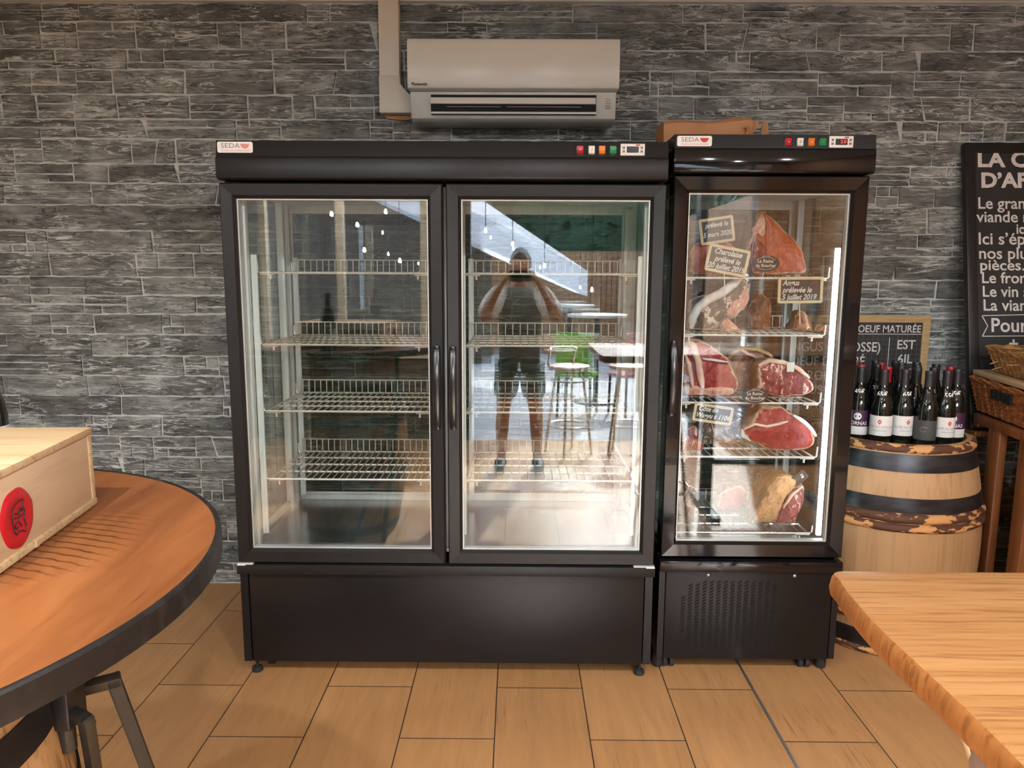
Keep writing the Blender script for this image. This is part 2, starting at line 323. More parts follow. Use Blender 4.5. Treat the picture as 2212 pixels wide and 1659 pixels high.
class MB:
    def __init__(s): s.v = []; s.f = []; s.mi = []; s.cur = 0
    def add(s, vs, fs):
        k = len(s.v); s.v += [tuple(v) for v in vs]; s.f += [tuple(i+k for i in f) for f in fs]; s.mi += [s.cur]*len(fs); return s
    def box(s, x0, x1, y0, y1, z0, z1):
        vs = [(x, y, z) for z in (z0, z1) for y in (y0, y1) for x in (x0, x1)]
        return s.add(vs, [(0, 2, 3, 1), (4, 5, 7, 6), (0, 1, 5, 4), (2, 6, 7, 3), (0, 4, 6, 2), (1, 3, 7, 5)])
    def obox(s, c, ax, ay, az):
        c, ax, ay, az = map(Vector, (c, ax, ay, az))
        vs = [c+ax*i+ay*j+az*k for k in (-1, 1) for j in (-1, 1) for i in (-1, 1)]
        return s.add(vs, [(0, 2, 3, 1), (4, 5, 7, 6), (0, 1, 5, 4), (2, 6, 7, 3), (0, 4, 6, 2), (1, 3, 7, 5)])
    def tube(s, pts, r, n=8, cap=True, closed=False):
        pts = [Vector(p) for p in pts]; m = len(pts); vs = []; fs = []; prev = None
        for i, p in enumerate(pts):
            if closed: d = pts[(i+1) % m]-pts[i-1]
            else: d = pts[min(i+1, m-1)]-pts[max(i-1, 0)]
            d.normalize()
            if prev is None:
                a = d.cross(Vector((0, 0, 1)));
                if a.length < .1: a = d.cross(Vector((1, 0, 0)))
            else: a = prev - d*prev.dot(d)
            a.normalize(); prev = a; b = d.cross(a); rr = r[i] if isinstance(r, (list, tuple)) else r
            vs += [p+(a*math.cos(2*PI*k/n)+b*math.sin(2*PI*k/n))*rr for k in range(n)]
        for i in range(m if closed else m-1):
            j = (i+1) % m
            fs += [(i*n+k, i*n+(k+1) % n, j*n+(k+1) % n, j*n+k) for k in range(n)]
        if cap and not closed: fs += [tuple(range(n-1, -1, -1)), tuple((m-1)*n+k for k in range(n))]
        return s.add(vs, fs)
    def lathe(s, prof, c=(0, 0, 0), n=32, cap0=False, cap1=False):
        vs = []; fs = []
        for r, z in prof: vs += [(c[0]+r*math.cos(2*PI*k/n), c[1]+r*math.sin(2*PI*k/n), c[2]+z) for k in range(n)]
        for i in range(len(prof)-1):
            fs += [(i*n+k, i*n+(k+1) % n, (i+1)*n+(k+1) % n, (i+1)*n+k) for k in range(n)]
        if cap0: fs.append(tuple(range(n-1, -1, -1)))
        if cap1: fs.append(tuple((len(prof)-1)*n+k for k in range(n)))
        return s.add(vs, fs)
    def prism(s, poly, a, b, axis='X'):
        """poly: 2D points; extruded between a and b along axis. axis X: (y,z); Y: (x,z); Z: (x,y)"""
        f = {'X': lambda p, t: (t, p[0], p[1]), 'Y': lambda p, t: (p[0], t, p[1]), 'Z': lambda p, t: (p[0], p[1], t)}[axis]
        n = len(poly); vs = [f(p, a) for p in poly]+[f(p, b) for p in poly]
        return s.add(vs, [tuple(range(n-1, -1, -1)), tuple(range(n, 2*n))]+[(i, (i+1) % n, n+(i+1) % n, n+i) for i in range(n)])
    def frame(s, x0, x1, z0, z1, rings):
        """rectangular ring in the XZ plane; rings = [(inset, y)] closed into a loop"""
        vs = []
        for ins, y in rings: vs += [(x0+ins, y, z0+ins), (x1-ins, y, z0+ins), (x1-ins, y, z1-ins), (x0+ins, y, z1-ins)]
        n = len(rings); fs = []
        for i in range(n):
            j = (i+1) % n
            for k in range(4): fs.append((i*4+k, i*4+(k+1) % 4, j*4+(k+1) % 4, j*4+k))
        return s.add(vs, fs)
    def build(s, name, m, parent=None, bevel=0, smooth=False, seg=2, local=False, fix=True):
        me = bpy.data.meshes.new(name); me.from_pydata(s.v, [], s.f)
        for p, k in zip(me.polygons, s.mi): p.material_index = k
        bm = bmesh.new(); bm.from_mesh(me)
        if fix: bmesh.ops.recalc_face_normals(bm, faces=bm.faces)
        if bevel:
            es = [e for e in bm.edges if len(e.link_faces) == 2 and e.calc_face_angle(0) > .6]
            bmesh.ops.bevel(bm, geom=es, offset=bevel, segments=seg, profile=.5, affect='EDGES', clamp_overlap=True)
        bm.to_mesh(me); bm.free()
        return link(name, me, m, parent, local, smooth or bool(bevel))
def text(name, body, m, parent, org, size, right=(1, 0, 0), up=(0, 0, 1), align='CENTER', sx=1.0, shear=0, bold=0, lift=.0006, wrap=None, space=1.0, local=False):
    c = bpy.data.curves.new('t', 'FONT'); c.body = body; c.size = size; c.align_x = align; c.align_y = 'CENTER'; c.shear = shear; c.offset = bold
    c.space_character = space; c.resolution_u = 3
    o = bpy.data.objects.new('t', c); COL.objects.link(o); bpy.context.view_layer.update()
    me = bpy.data.meshes.new_from_object(o.evaluated_get(bpy.context.evaluated_depsgraph_get()))
    bpy.data.objects.remove(o); bpy.data.curves.remove(c)
    r, u, og = Vector(right).normalized(), Vector(up).normalized(), Vector(org); nrm = r.cross(u)
    for v in me.vertices:
        x, y = v.co.x*sx, v.co.y
        if wrap:                                   # (cx, cy, radius, angle of the middle)
            a = wrap[3]+x/wrap[2]; rr = wrap[2]+lift
            v.co = Vector((wrap[0]+rr*math.cos(a), wrap[1]+rr*math.sin(a), og.z+y))
        else: v.co = og+r*x+u*y+nrm*lift
    me.materials.clear()
    return link(name, me, m, parent, local)
def offs(o, d):
    return Vector(o)+Vector(d)


# ---------------------------------------------------------------- room shell
WY = 3.41; CZ = 2.672; LX = -3.2; RX = 2.62; FY = -1.4
def structure(name, mb, m, **k): return tag(mb.build(name, m, **k), kind='structure')
FLOORMAP.inputs['Location'].default_value = (.3925, .067, 0)
structure('floor', MB().box(LX-.1, RX+.1, FY, WY+.1, -.06, 0), 'floor')
structure('ceiling', MB().box(LX-.1, RX+.1, FY-.2, WY+.1, CZ, CZ+.1), 'ceil')
structure('trim_1', MB().box(LX, RX, WY-.03, WY, CZ-.006, CZ), 'ceil')
structure('trim_2', MB().box(.868, .877, FY, WY-.05, -.004, .0012), 'zinc')
structure('wall_left', MB().box(LX-.1, LX, FY, WY+.1, 0, CZ), 'plaster')
structure('wall_right', MB().box(RX, RX+.1, FY, WY+.1, 0, CZ), 'fence')

def stone_wall():
    rnd = random.Random(11)
    verts = []; faces = []; tones = []; mats = []
    def quadwall():
        verts.extend([(LX, WY, 0), (RX, WY, 0), (RX, WY, CZ), (LX, WY, CZ), (LX, WY+.1, 0), (RX, WY+.1, 0), (RX, WY+.1, CZ), (LX, WY+.1, CZ)])
        for f in [(0, 1, 2, 3), (5, 4, 7, 6), (3, 2, 6, 7), (0, 4, 5, 1)]: faces.append(f); mats.append(1); tones.append(1)
    quadwall()
    def stone(x0, x1, z0, z1, sl0=0, sl1=0, g=None):
        g = rnd.choice((.0016, .002, .0026, .004)) if g is None else g
        gx = rnd.choice((.001, .0015, .003, .0045))
        x0 += gx; x1 -= gx; z0 += g; z1 -= g
        if x1-x0 < .01 or z1-z0 < .006: return
        dep = rnd.uniform(.002, .010); n = max(2, int((x1-x0)/.028)); h = z1-z0
        sd_ = rnd.random()*100; amp = min(.0065, h*.10)
        bot = []; top = []
        for i in range(n+1):
            t = i/n; x = x0+(x1-x0)*t
            bot.append((x+sl0*0, z0+amp*noise.noise(Vector((x*22, sd_, 1)))+rnd.uniform(0, .002)))
            top.append((x, z1+amp*noise.noise(Vector((x*22, sd_, 9)))-rnd.uniform(0, .002)))
        top[0] = (top[0][0]+sl0*h, top[0][1]-rnd.uniform(0, .004)); top[-1] = (top[-1][0]+sl1*h, top[-1][1]-rnd.uniform(0, .004))
        bot[0] = (bot[0][0]+rnd.uniform(0, .004), bot[0][1]+rnd.uniform(0, .003))
        k = len(verts); tone = rnd.choice((.72, .85, .95, 1.0, 1.05, 1.2, 1.35))
        tl = rnd.uniform(-.004, .004)
        for sgn, ins in ((0, 0), (1, .002)):
            for j, row in ((0, bot), (1, top)):
                for i, (x, z) in enumerate(row):
                    xi = x+(ins if i == 0 else -ins if i == n else 0); zi = z+(ins*.4 if j == 0 else -ins*.4)
                    y = WY-.0008 if sgn == 0 else WY-dep-(tl*(.5 if j else -.5))+.002*noise.noise(Vector((x*14, z*30, sd_)))
                    verts.append((xi, y, zi))
        m = n+1
        def idx(s_, j, i): return k+s_*2*m+j*m+i
        for i in range(n):
            faces.append((idx(1, 0, i), idx(1, 0, i+1), idx(1, 1, i+1), idx(1, 1, i)))
            faces.append((idx(0, 0, i), idx(0, 0, i+1), idx(1, 0, i+1), idx(1, 0, i)))
            faces.append((idx(1, 1, i), idx(1, 1, i+1), idx(0, 1, i+1), idx(0, 1, i)))
        faces.append((idx(0, 0, 0), idx(1, 0, 0), idx(1, 1, 0), idx(0, 1, 0)))
        faces.append((idx(1, 0, n), idx(0, 0, n), idx(0, 1, n), idx(1, 1, n)))
        c = 3*n+2; mats.extend([0]*c); tones.extend([tone]*c)
    z = .002
    while z < CZ-.012:
        h = rnd.choice((.085, .095, .10, .105, .108, .115)); h = min(h, CZ-.008-z)
        if CZ-.008-(z+h) < .03: h = CZ-.008-z
        x = LX-rnd.uniform(0, .2); slp = 0
        while x < RX:
            L = rnd.choice((.10, .16, .20, .26, .32, .40, .48)); x1 = min(x+L, RX); xa = max(x, LX)
            if xa < x1-.02:
                r = rnd.random(); s1 = rnd.choice((0, 0, .05, -.05, .2, -.25)) if x1 < RX else 0
                if h > .08 and r < .36:                       # two thin courses
                    zm = z+h*rnd.uniform(.35, .65); xm = xa+(x1-xa)*rnd.uniform(.3, .7)
                    if rnd.random() < .5: stone(xa, x1, z, zm); stone(xa, xm, zm, z+h); stone(xm, x1, zm, z+h)
                    else: stone(xa, xm, z, zm); stone(xm, x1, z, zm); stone(xa, x1, zm, z+h)
                elif h > .065 and r < .44:                    # three slivers
                    a, b_ = z+h*.3, z+h*.62
                    stone(xa, x1, z, a, g=.0015); stone(xa, x1, a, b_, g=.0015); stone(xa, x1, b_, z+h, g=.0015)
                else: stone(xa, x1, z, z+h, slp, s1)
                slp = s1 if r >= .46 else 0
            x += L
        z += h
    me = bpy.data.meshes.new('wall_back'); me.from_pydata(verts, [], faces)
    at_ = me.attributes.new('tone', 'FLOAT_COLOR', 'FACE')
    at_.data.foreach_set('color', [c for t in tones for c in (t, t*.995, t*.985, 1)])
    for p, k in zip(me.polygons, mats): p.material_index = k
    return tag(link('wall_back', me, ['stone', 'mortar']), kind='structure')
stone_wall()
# front side of the shop, behind the viewer: solid left part with a window, wide doorway at the centre and right
fw = MB(); T = .16
fw.box(LX, -2.9, FY-T, FY, 0, CZ).box(-2.9, -.80, FY-T, FY, 0, .75).box(-2.9, -.80, FY-T, FY, 2.35, CZ).box(-.80, -.5, FY-T, FY, 0, CZ).box(-.5, RX, FY-T, FY, 2.25, CZ).box(2.12, RX, FY-T, FY, 0, 2.25)
structure('wall_front', fw, 'darkwall')
structure('window_1', MB().frame(-2.9, -.80, .75, 2.35, [(0, FY-T), (0, FY+.01), (.06, FY+.01), (.06, FY-T)]).box(-1.62, -1.55, FY-.1, FY-.04, .8, 2.3).box(-2.3, -2.24, FY-.1, FY-.04, .8, 2.3), 'cream')
pw = MB()
for i in range(5): pw.box(2.12+i*.1, 2.12+i*.1+.092, FY, FY+.018, 0, 2.25)
structure('wall_front_boards', pw, 'fencewood')
structure('trim_3', MB().box(-.5, -.42, FY-T, FY, 0, 2.25), 'dkgreen')
structure('trim_4', MB().box(1.62, 1.69, FY-T, FY, 0, 2.25), 'dkgreen')
structure('door_1', MB().box(2.55, 2.60, -2.3, FY-T-.02, 0, 2.15).box(2.52, 2.54, -1.75, -1.62, 0, 2.1), 'cream')
# terrace outside
structure('ground', MB().box(-9, 9, -16, FY, -.08, -.02), 'paving')
structure('fence_right', MB().box(2.62, 2.68, -9, FY-T, -.02, 2.4), 'fence')
fb = MB()
for i in range(40): fb.box(-1.2+i*.1, -1.2+i*.1+.09, -9.05, -9, -.02, 1.95)
structure('fence_back', fb, 'fence')
structure('wall_outside', MB().box(-9, -.45, -7.6, -7.4, -.02, 5.4), 'darkwall')  # height and length added to keep the sun off the left window

# ---------------------------------------------------------------- cold cabinets
def wire_shelf(root, x0, x1, y0, y1, z, ncross, wire, rail=.055, nb=5, front=.0042, hook=.045, kind='shelf'):
    m = MB()
    for i in range(nb):
        y = y0+(y1-y0)*i/(nb-1); m.tube([(x0, y, z), (x1, y, z)], front if i == 0 else .0038, 6)
    for i in range(ncross):
        x = x0+.01+(x1-x0-.02)*i/(ncross-1)
        m.tube([(x, y0-.002, z+.004), (x, y1, z+.004)]+([(x, y1+.003, z+rail)] if rail else []), .0021, 5)
    if rail: m.tube([(x0, y1, z), (x0, y1+.003, z+rail), (x1, y1+.003, z+rail), (x1, y1, z)], .003, 6)
    for x, sg in ((x0, -1), (x1, 1)):
        m.tube([(x, y0, z), (x, y1, z)], .0032, 6)
        for y in (y0, y1-.03): m.tube([(x, y, z-.001), (x+sg*.009, y, z+.004), (x+sg*.011, y, z+hook)], .003, 6)
        m.tube([(x-sg*.035, y0+.004, z-.007), (x-sg*.036, y0+.004, z-.022)], .004, 6)
        m.tube([(x+sg*.004, y0+.004, z-.006), (x-sg*.05, y0+.004, z-.006)], .0028, 6)
    return m.build(kind, wire, root, smooth=True)
def rocker(root, c, m, mark, w_=.020, h=.028, name='switch'):
    x, y, z = c
    b = MB().box(x-w_/2-.003, x+w_/2+.003, y-.003, y+.004, z-h/2-.003, z+h/2+.003).build(name, 'black_plastic', root, bevel=.0015)
    MB().prism([(y-.003, z-h/2), (y-.009, z-h/2+.003), (y-.0055, z), (y-.0085, z+h/2-.002), (y-.003, z+h/2)], x-w_/2, x+w_/2).build('rocker', m, b)
    if mark: text('symbol', mark, 'chalk' if m != 'white' else 'ink_grey', b, (x, y-.0085, z), .011)
    return b
def controller(root, c, lit):
    x, y, z = c
    b = MB().box(x-.041, x+.041, y-.004, y+.004, z-.0195, z+.0195).build('controller', 'white', root, bevel=.002)
    MB().box(x-.020, x+.020, y-.0052, y-.003, z-.010, z+.010).build('display', 'phone', b)
    if lit: text('digits', '2.0', 'leddigit', b, (x+.006, y-.0052, z), .016)
    for dx in (-.030, .030):
        for dz in (-.006, .006): MB().box(x+dx-.004, x+dx+.004, y-.005, y-.003, z+dz-.0037, z+dz+.0037).build('button', 'ink_grey', b)
    MB().box(x+.010, x+.024, y-.0046, y-.003, z+.0125, z+.0165).build('mark', 'ink_red', b)
def badge(root, x0, x1, z0, z1, y, faded, up=(0, .14, 1)):
    b = MB().prism([(x0+.004, z0), (x1-.004, z0), (x1, z0+.004), (x1, z1-.004), (x1-.004, z1), (x0+.004, z1), (x0, z1-.004), (x0, z0+.004)], y-.003, y, 'Y').build('badge', 'white', root)
    cx = (x0+x1)/2; h = z1-z0; ww = x1-x0
    text('lettering', 'SEDA', 'ink_grey', b, (cx-ww*.13, y-.003, z0+h*.62), h*.62, sx=1.22, space=1.02)
    pts = [(cx+ww*.28+ww*.12*math.cos(a), z0+h*.80+h*.42*math.sin(a)) for a in [PI+PI*i/14 for i in range(15)]]
    MB().prism(pts, y-.0042, y-.0028, 'Y').build('bowl_emblem', 'ink_pink' if faded else 'ink_red', b)
    text('tagline', 'manufacture professionnelle', 'ink_pink', b, (cx, y-.003, z0+h*.20), h*.21, sx=1.15, shear=.4)
def door(root, x0, x1, z0, z1, y, fm, ins, name='door'):
    d = MB().frame(x0, x1, z0, z1, [(0, y+.052), (0, y+.005), (.004, y), (ins-.010, y+.0035), (ins-.002, y+.012), (ins, y+.014), (ins, y+.052)]).build(name, fm, root, fix=True)
    MB().frame(x0+ins-.003, x1-ins+.003, z0+ins-.003, z1-ins+.003, [(0, y+.02), (0, y+.044), (.0075, y+.044), (.0075, y+.02)]).build('gasket', 'gasket', d)
    MB().box(x0+ins-.004, x1-ins+.004, y+.022, y+.042, z0+ins-.004, z1-ins+.004).build('glass_pane', 'glass', d)
    return d
def handle(d, x, y, z0, z1, taper=1):
    vs = []; fs = []; n = 22
    for i in range(n+1):
        t = i/n; z = z0+(z1-z0)*t; k = math.sin(PI*t)
        wd = .0115+.0025*k; yo = y-.006-.030*k**.8; th = .012
        vs += [(x-wd, yo+.003, z), (x-wd*.5, yo, z), (x+wd*.5, yo, z), (x+wd, yo+.003, z), (x+wd, yo+th, z), (x-wd, yo+th, z)]
    for i in range(n):
        for k in range(6): fs.append((i*6+k, i*6+(k+1) % 6, (i+1)*6+(k+1) % 6, (i+1)*6+k))
    fs += [tuple(range(6)), tuple(n*6+k for k in range(6))]
    m = MB().add(vs, fs); m.box(x-.007, x+.007, y-.012, y+.002, z0-.001, z0+.016).box(x-.007, x+.007, y-.012, y+.002, z1-.016, z1+.001)
    m.build('handle', 'black_plastic', d, bevel=.0012)
def header_profile(y, z0, z1, zs, yb):
    return [(yb, z0), (y+.012, z0), (y+.002, z0+.006), (y, z0+.016), (y, zs-.006), (y+.003, zs), (y+.008, zs+.003), (y+.008+(z1-zs)*.14, z1), (yb, z1)]

# the large two-door cabinet
BX0, BX1, BY, BB = -1.02, .505, 2.57, 3.27
big = thing('display_refrigerator', 'wide empty black two-door glass refrigerator with bare wire shelves', 'refrigerator', ((BX0+BX1)/2, 2.9, 0))
MB().prism(header_profile(BY-.012, 1.815, 1.945, 1.889, BB), BX0-.003, BX1, 'X').build('header', 'black', big, bevel=.0015)
badge(big, -1.017, -.897, 1.9035, 1.9395, BY+.0005, True)
for x, mm, k in ((.207, 'swred', 'O'), (.246, 'white', 'I'), (.281, 'sworange', 'o'), (.318, 'swgreen', '-')): rocker(big, (x, BY-.001, 1.9165), mm, k)
controller(big, (.384, BY-.001, 1.918), False)
MB().box(BX0-.004, BX1+.003, BY-.008, BB, .408, .444).build('ledge', 'black', big, bevel=.0015)
body = MB().box(BX0, BX0+.028, BY+.012, BB, .056, .408).box(BX1-.028, BX1, BY+.012, BB, .056, .408).box(BX0+.028, BX1-.028, BY+.05, BB, .06, .408)
body.build('base_housing', 'black_matte', big)
pn = MB().box(BX0+.031, BX1-.031, BY+.016, BY+.05, .054, .400).build('front_panel', 'black_matte', big, bevel=.002)
for x in (-.786, -.285, .215): MB().tube([(x, BY+.0155, .388), (x, BY+.02, .388)], .0035, 10).build('screw_hole', 'dark', pn)
for x in (BX0+.035, BX1-.035):
    for y in (BY+.045, BB-.05):
        f = MB().lathe([(0, .06), (.005, .06), (.005, .02)], (x, y, 0), 12).lathe([(.019, 0), (.021, .006), (.019, .016), (.006, .02)], (x, y, 0), 20, True).build('foot', 'rubber', big, smooth=True)
        MB().lathe([(.0045, .02), (.0045, .06)], (x, y, 0), 10).build('foot_bolt', 'zinc', f, smooth=True)
MB().tube([(-.955, BY+.10, .026), (-.935, BY+.10, .026)], .026, 18).build('castor', 'rubber', big, smooth=True)
for x0, x1 in ((BX0-.001, BX0+.055), (BX1-.075, BX1+.001)):
    MB().box(x0, x1, BY-.006, BY+.02, .4445, .4475).box(min(x0, x1)+(.0 if x0 < 0 else .045), min(x0, x1)+(.03 if x0 < 0 else .076), BY-.0095, BY, .442, .4465).build('hinge_plate', 'white', big)
ib = MB()
for x in (BX0, BX1-.02):
    ib.box(x, x+.02, BB-.03, BB, .444, 1.815).box(x, x+.02, BY+.055, BY+.075, .444, 1.815)
ib.box(BX0, BX1, BB-.03, BB, .444, .475).box(BX0, BX1, BB-.03, BB, 1.78, 1.815).box(BX0, BX0+.02, BY+.06, BB, .444, .475).box(BX1-.02, BX1, BY+.06, BB, .444, .475)
ib.build('corner_frame', 'black_matte', big)
MB().box(BX0+.005, BX0+.011, BY+.075, BB-.03, .475, 1.79).build('side_glass', 'sideglass', big)
MB().box(BX1-.011, BX1-.005, BY+.075, BB-.03, .475, 1.79).build('side_glass', 'sideglass', big)
MB().box(BX0+.02, BX1-.02, BB-.022, BB-.016, .475, 1.79).build('back_glass', 'sideglass', big)
MB().box(BX0+.012, BX1-.012, BY+.06, BB-.03, .475, .487).build('floor_plate', 'steel', big)
MB().box(BX0+.012, BX1-.012, BY+.06, BB-.03, 1.790, 1.80).build('ceiling_plate', 'alu', big)
for i in range(6):
    for j in range(3): MB().box(-.10+i*.075, -.05+i*.075, 2.70+j*.05, 2.712+j*.05, 1.786, 1.7905).build('ceiling_louvre', 'dark', big)
al = MB()
al.frame(BX0+.014, BX1-.014, .487, 1.79, [(0, BB-.034), (0, BB-.05), (.035, BB-.05), (.035, BB-.034)])
for x0, x1 in ((BX0+.014, BX0+.062), (BX1-.062, BX1-.014)):
    al.box(x0, x1, BY+.062, BY+.09, .487, 1.79)
    for yy in (BB-.16, BB-.08): al.box(x0, x0+.03 if x0 < 0 else x1, yy, yy+.028, .487, 1.79)
al.box(-.285, -.225, BB-.075, BB-.05, .487, 1.79)
al.box(-.278, -.232, BY+.062, BY+.085, .487, 1.79)
al.box(BX0+.014, BX0+.03, BY+.09, BB-.05, .487, .515).box(BX1-.03, BX1-.014, BY+.09, BB-.05, .487, .515)
al.build('aluminium_frame', 'alu', big, bevel=.002)
for x in (-.945, -.312, -.198, .440):
    for y in (BY+.092, BB-.115):
        pz = MB().box(x-.011, x+.011, y, y+.006, .53, 1.567)
        for k in range(33): pz.box(x-.004, x+.004, y-.0006, y, .56+k*.03, .57+k*.03)
        pz.build('shelf_rail', 'alu', big)
for z in (1.503, 1.243, .995, .735):
    wire_shelf(big, -.930, -.325, 2.682, 3.12, z, 24, 'shelfwire')
    wire_shelf(big, -.185, .427, 2.682, 3.12, z, 20, 'shelfwire')
d1 = door(big, BX0, -.259, .449, 1.806, BY, 'black', .051); handle(d1, -.283, BY, .955, 1.253)
d2 = door(big, -.247, BX1-.001, .449, 1.806, BY, 'black', .051); handle(d2, -.226, BY, .955, 1.25)

# the narrow one-door cabinet
SX0, SX1, SY, SB = .538, 1.212, 2.62, 3.28
sm = thing('meat_refrigerator', 'narrow glossy black refrigerator with one glass door, filled with cuts of meat', 'refrigerator', ((SX0+SX1)/2, 2.95, 0))
MB().prism(header_profile(SY-.02, 1.847, 1.977, 1.928, SB), SX0-.006, SX1+.006, 'X').build('header', 'gloss_black', sm, bevel=.002)
MB().prism([(SY-.014, 1.9295), (SY-.018, 1.9295), (SY-.0105, 1.9765), (SY-.006, 1.9765)], SX0-.004, SX1+.004).build('control_strip', 'black_matte', sm)
badge(sm, .540, .658, 1.936, 1.970, SY-.014, False)
for x, mm, k in ((.917, 'swred', 'o'), (.957, 'white', '8'), (.995, 'sworange', 'o'), (1.034, 'swgreen', '-')): rocker(sm, (x, SY-.014, 1.951), mm, k)
controller(sm, (1.097, SY-.014, 1.952), True)
MB().box(SX0-.002, SX1+.002, SY-.008, SB, .408, .450).build('ledge', 'gloss_black', sm, bevel=.003)
MB().box(SX0, SX0+.022, SY+.01, SB, .058, .408).box(SX1-.022, SX1, SY+.01, SB, .058, .408).box(SX0+.022, SX1-.022, SY+.03, SB, .062, .408).build('base_housing', 'black_matte', sm)
def grille_panel():
    x0, x1, z0, z1 = SX0+.026, SX1-.024, .054, .402
    holes = MB(); ribs = MB(); c = (.825, .232)
    pnl = MB().box(x0, x1, SY+.012, SY+.03, z0, z1).build('grille_panel', 'black_matte', sm, bevel=.002)
    for i in range(15):
        for j in range(22):
            x = .605+i*.0262; z = .105+j*.0123
            if abs((x-c[0])/.196)**5+abs((z-c[1])/.135)**5 > 1: continue
            dx, dz = .0078, .0042
            p = [(x-dx, z-dz-.0022), (x+dx, z+dz-.0022), (x+dx, z+dz+.0024), (x-dx, z-dz+.0024)]
            holes.prism(p, SY+.0112, SY+.0125, 'Y')
            ribs.prism([(p[0][0], p[0][1]-.0018), (p[1][0], p[1][1]-.0018), p[1], p[0]], SY+.0085, SY+.0125, 'Y')
    holes.build('vent_slots', 'dark', pnl); ribs.build('vent_lips', 'black', pnl)
    for x in (.722, 1.045): MB().lathe([(.0075, 0), (.0068, .002), (.004, .004), (0, .005)], (0, 0, 0), 14).build('bolt', 'zinc', pnl, smooth=True, local=True)
    return pnl
gp = grille_panel()
for b_, x in zip([c for c in gp.children if c.name.startswith('bolt')], (.722, 1.045)):
    b_.rotation_euler = (PI/2, 0, 0); b_.location = Vector((x, SY+.0125, .389))-wloc(sm)-gp.location
for x, tw in ((.592, 1), (1.115, 1)):
    for y in (SY+.06, SB-.08):
        cs = MB().box(x-.012, x+.012, y-.012, y+.012, .045, .062)
        for dx in (-.013, .013): cs.tube([(x+dx-.009, y, .0245), (x+dx+.009, y, .0245)], .024, 18)
        cs.build('castor', 'rubber', sm, bevel=.003)
for x in (SX0+.014, SX1-.03): MB().lathe([(.018, .004), (.020, .008), (.020, .05), (.016, .062)], (x, SY+.055, 0), 16, True).build('foot', 'rubber', sm, smooth=True)
ib = MB()
for x in (SX0, SX1-.02): ib.box(x, x+.02, SB-.03, SB, .45, 1.847).box(x, x+.02, SY+.055, SY+.075, .45, 1.847)
ib.box(SX0, SX1, SB-.03, SB, .45, .485).box(SX0, SX1, SB-.03, SB, 1.81, 1.847).box(SX0, SX0+.02, SY+.06, SB, .45, .485).box(SX1-.02, SX1, SY+.06, SB, .45, .485)
ib.build('corner_frame', 'gloss_black', sm)
for x in (SX0+.005, SX1-.011): MB().box(x, x+.006, SY+.075, SB-.03, .485, 1.82).build('side_glass', 'sideglass', sm)
MB().box(SX0+.02, SX1-.02, SB-.022, SB-.016, .485, 1.82).build('back_glass', 'sideglass', sm)
MB().box(SX0+.012, SX1-.012, SY+.06, SB-.03, .485, .497).build('floor_plate', 'steel', sm)
MB().box(SX0+.012, SX1-.012, SY+.06, SB-.03, 1.815, 1.83).build('ceiling_plate', 'alu', sm)
al = MB().frame(SX0+.014, SX1-.014, .497, 1.815, [(0, SB-.034), (0, SB-.05), (.035, SB-.05), (.035, SB-.034)])
for x0, x1 in ((SX0+.014, SX0+.045), (SX1-.040, SX1-.014)):
    al.box(x0, x1, SY+.062, SY+.085, .497, 1.815).box(x0, x1, SB-.12, SB-.09, .497, 1.815)
al.build('aluminium_frame', 'alu', sm, bevel=.002)
MB().box(1.153, 1.171, SY+.098, SY+.112, .515, 1.602).build('light_tube', 'led', sm, bevel=.003)
for z in (1.492, 1.283, 1.029, .8215): wire_shelf(sm, .600, 1.125, SY+.105, 3.14, z, 17, 'whitewire', rail=.05, nb=4, front=.004, hook=.04)
wire_shelf(sm, .600, 1.125, SY+.105, 3.14, .5225, 19, 'chrome', rail=.05, nb=5, front=.003, hook=.03)
d3 = door(sm, SX0, SX1, .464, 1.842, SY, 'gloss_black', .057); handle(d3, SX0+.020, SY, 1.0, 1.27)

# ---------------------------------------------------------------- on the wall
ac = thing('air_conditioner', 'ivory wall-mounted air conditioner above the wide refrigerator', 'air conditioner', (-.02, 3.3, 2.14))
AX0, AX1, AF, AB = -.462, .416, 3.195, 3.40
MB().prism([(AB, 2.150), (AB-.01, 2.455), (AF+.03, 2.455), (AF+.012, 2.25), (AF+.015, 2.235), (AF+.03, 2.150), (AF+.055, 2.138), (AB-.03, 2.138)], AX0+.010, AX1-.010).build('body', 'acgrey', ac, bevel=.004)
pf = [(AF+.03, 2.466), (AF+.008, 2.460), (AF, 2.44), (AF-.004, 2.36), (AF-.002, 2.29), (AF+.006, 2.266), (AF+.02, 2.262), (AF+.05, 2.466)]
MB().prism(pf, AX0, AX1).build('front_panel', 'acwhite', ac, bevel=.004)
MB().box(AX0+.006, AX1-.006, AF+.006, AF+.02, 2.252, 2.262).build('grey_band', 'grey_vane', ac)
og = MB().box(-.366, .322, AF+.008, AF+.03, 2.163, 2.240).build('air_outlet', 'dark', ac)
MB().prism([(AF-.004, 2.203), (AF+.004, 2.229), (AF+.012, 2.227), (AF+.004, 2.200)], -.368, .320).build('louvre', 'acwhite', ac, bevel=.002)
for x0, x1 in ((-.30, -.075), (-.05, .26)): MB().box(x0, x1, AF+.0, AF+.012, 2.189, 2.192).build('vane', 'grey_vane', og)
MB().box(-.366, .322, AF+.002, AF+.02, 2.163, 2.171).build('outlet_lip', 'acgrey', ac)
text('lettering', 'Panasonic', 'ink_black', ac, (-.411, AF-.0026, 2.279), .0165, sx=1.0, bold=.0004, lift=.0012)
text('small_lettering', 'Inverter', 'ink_grey', ac, (-.414, AF+.0045, 2.2565), .0125, sx=1.0, lift=.0012)
ind = MB()
for i in range(5): ind.box(.362-(i % 2)*.002, .382+(i % 3)*.002, AF+.0165, AF+.026, 2.190+i*.0085, 2.192+i*.0085)
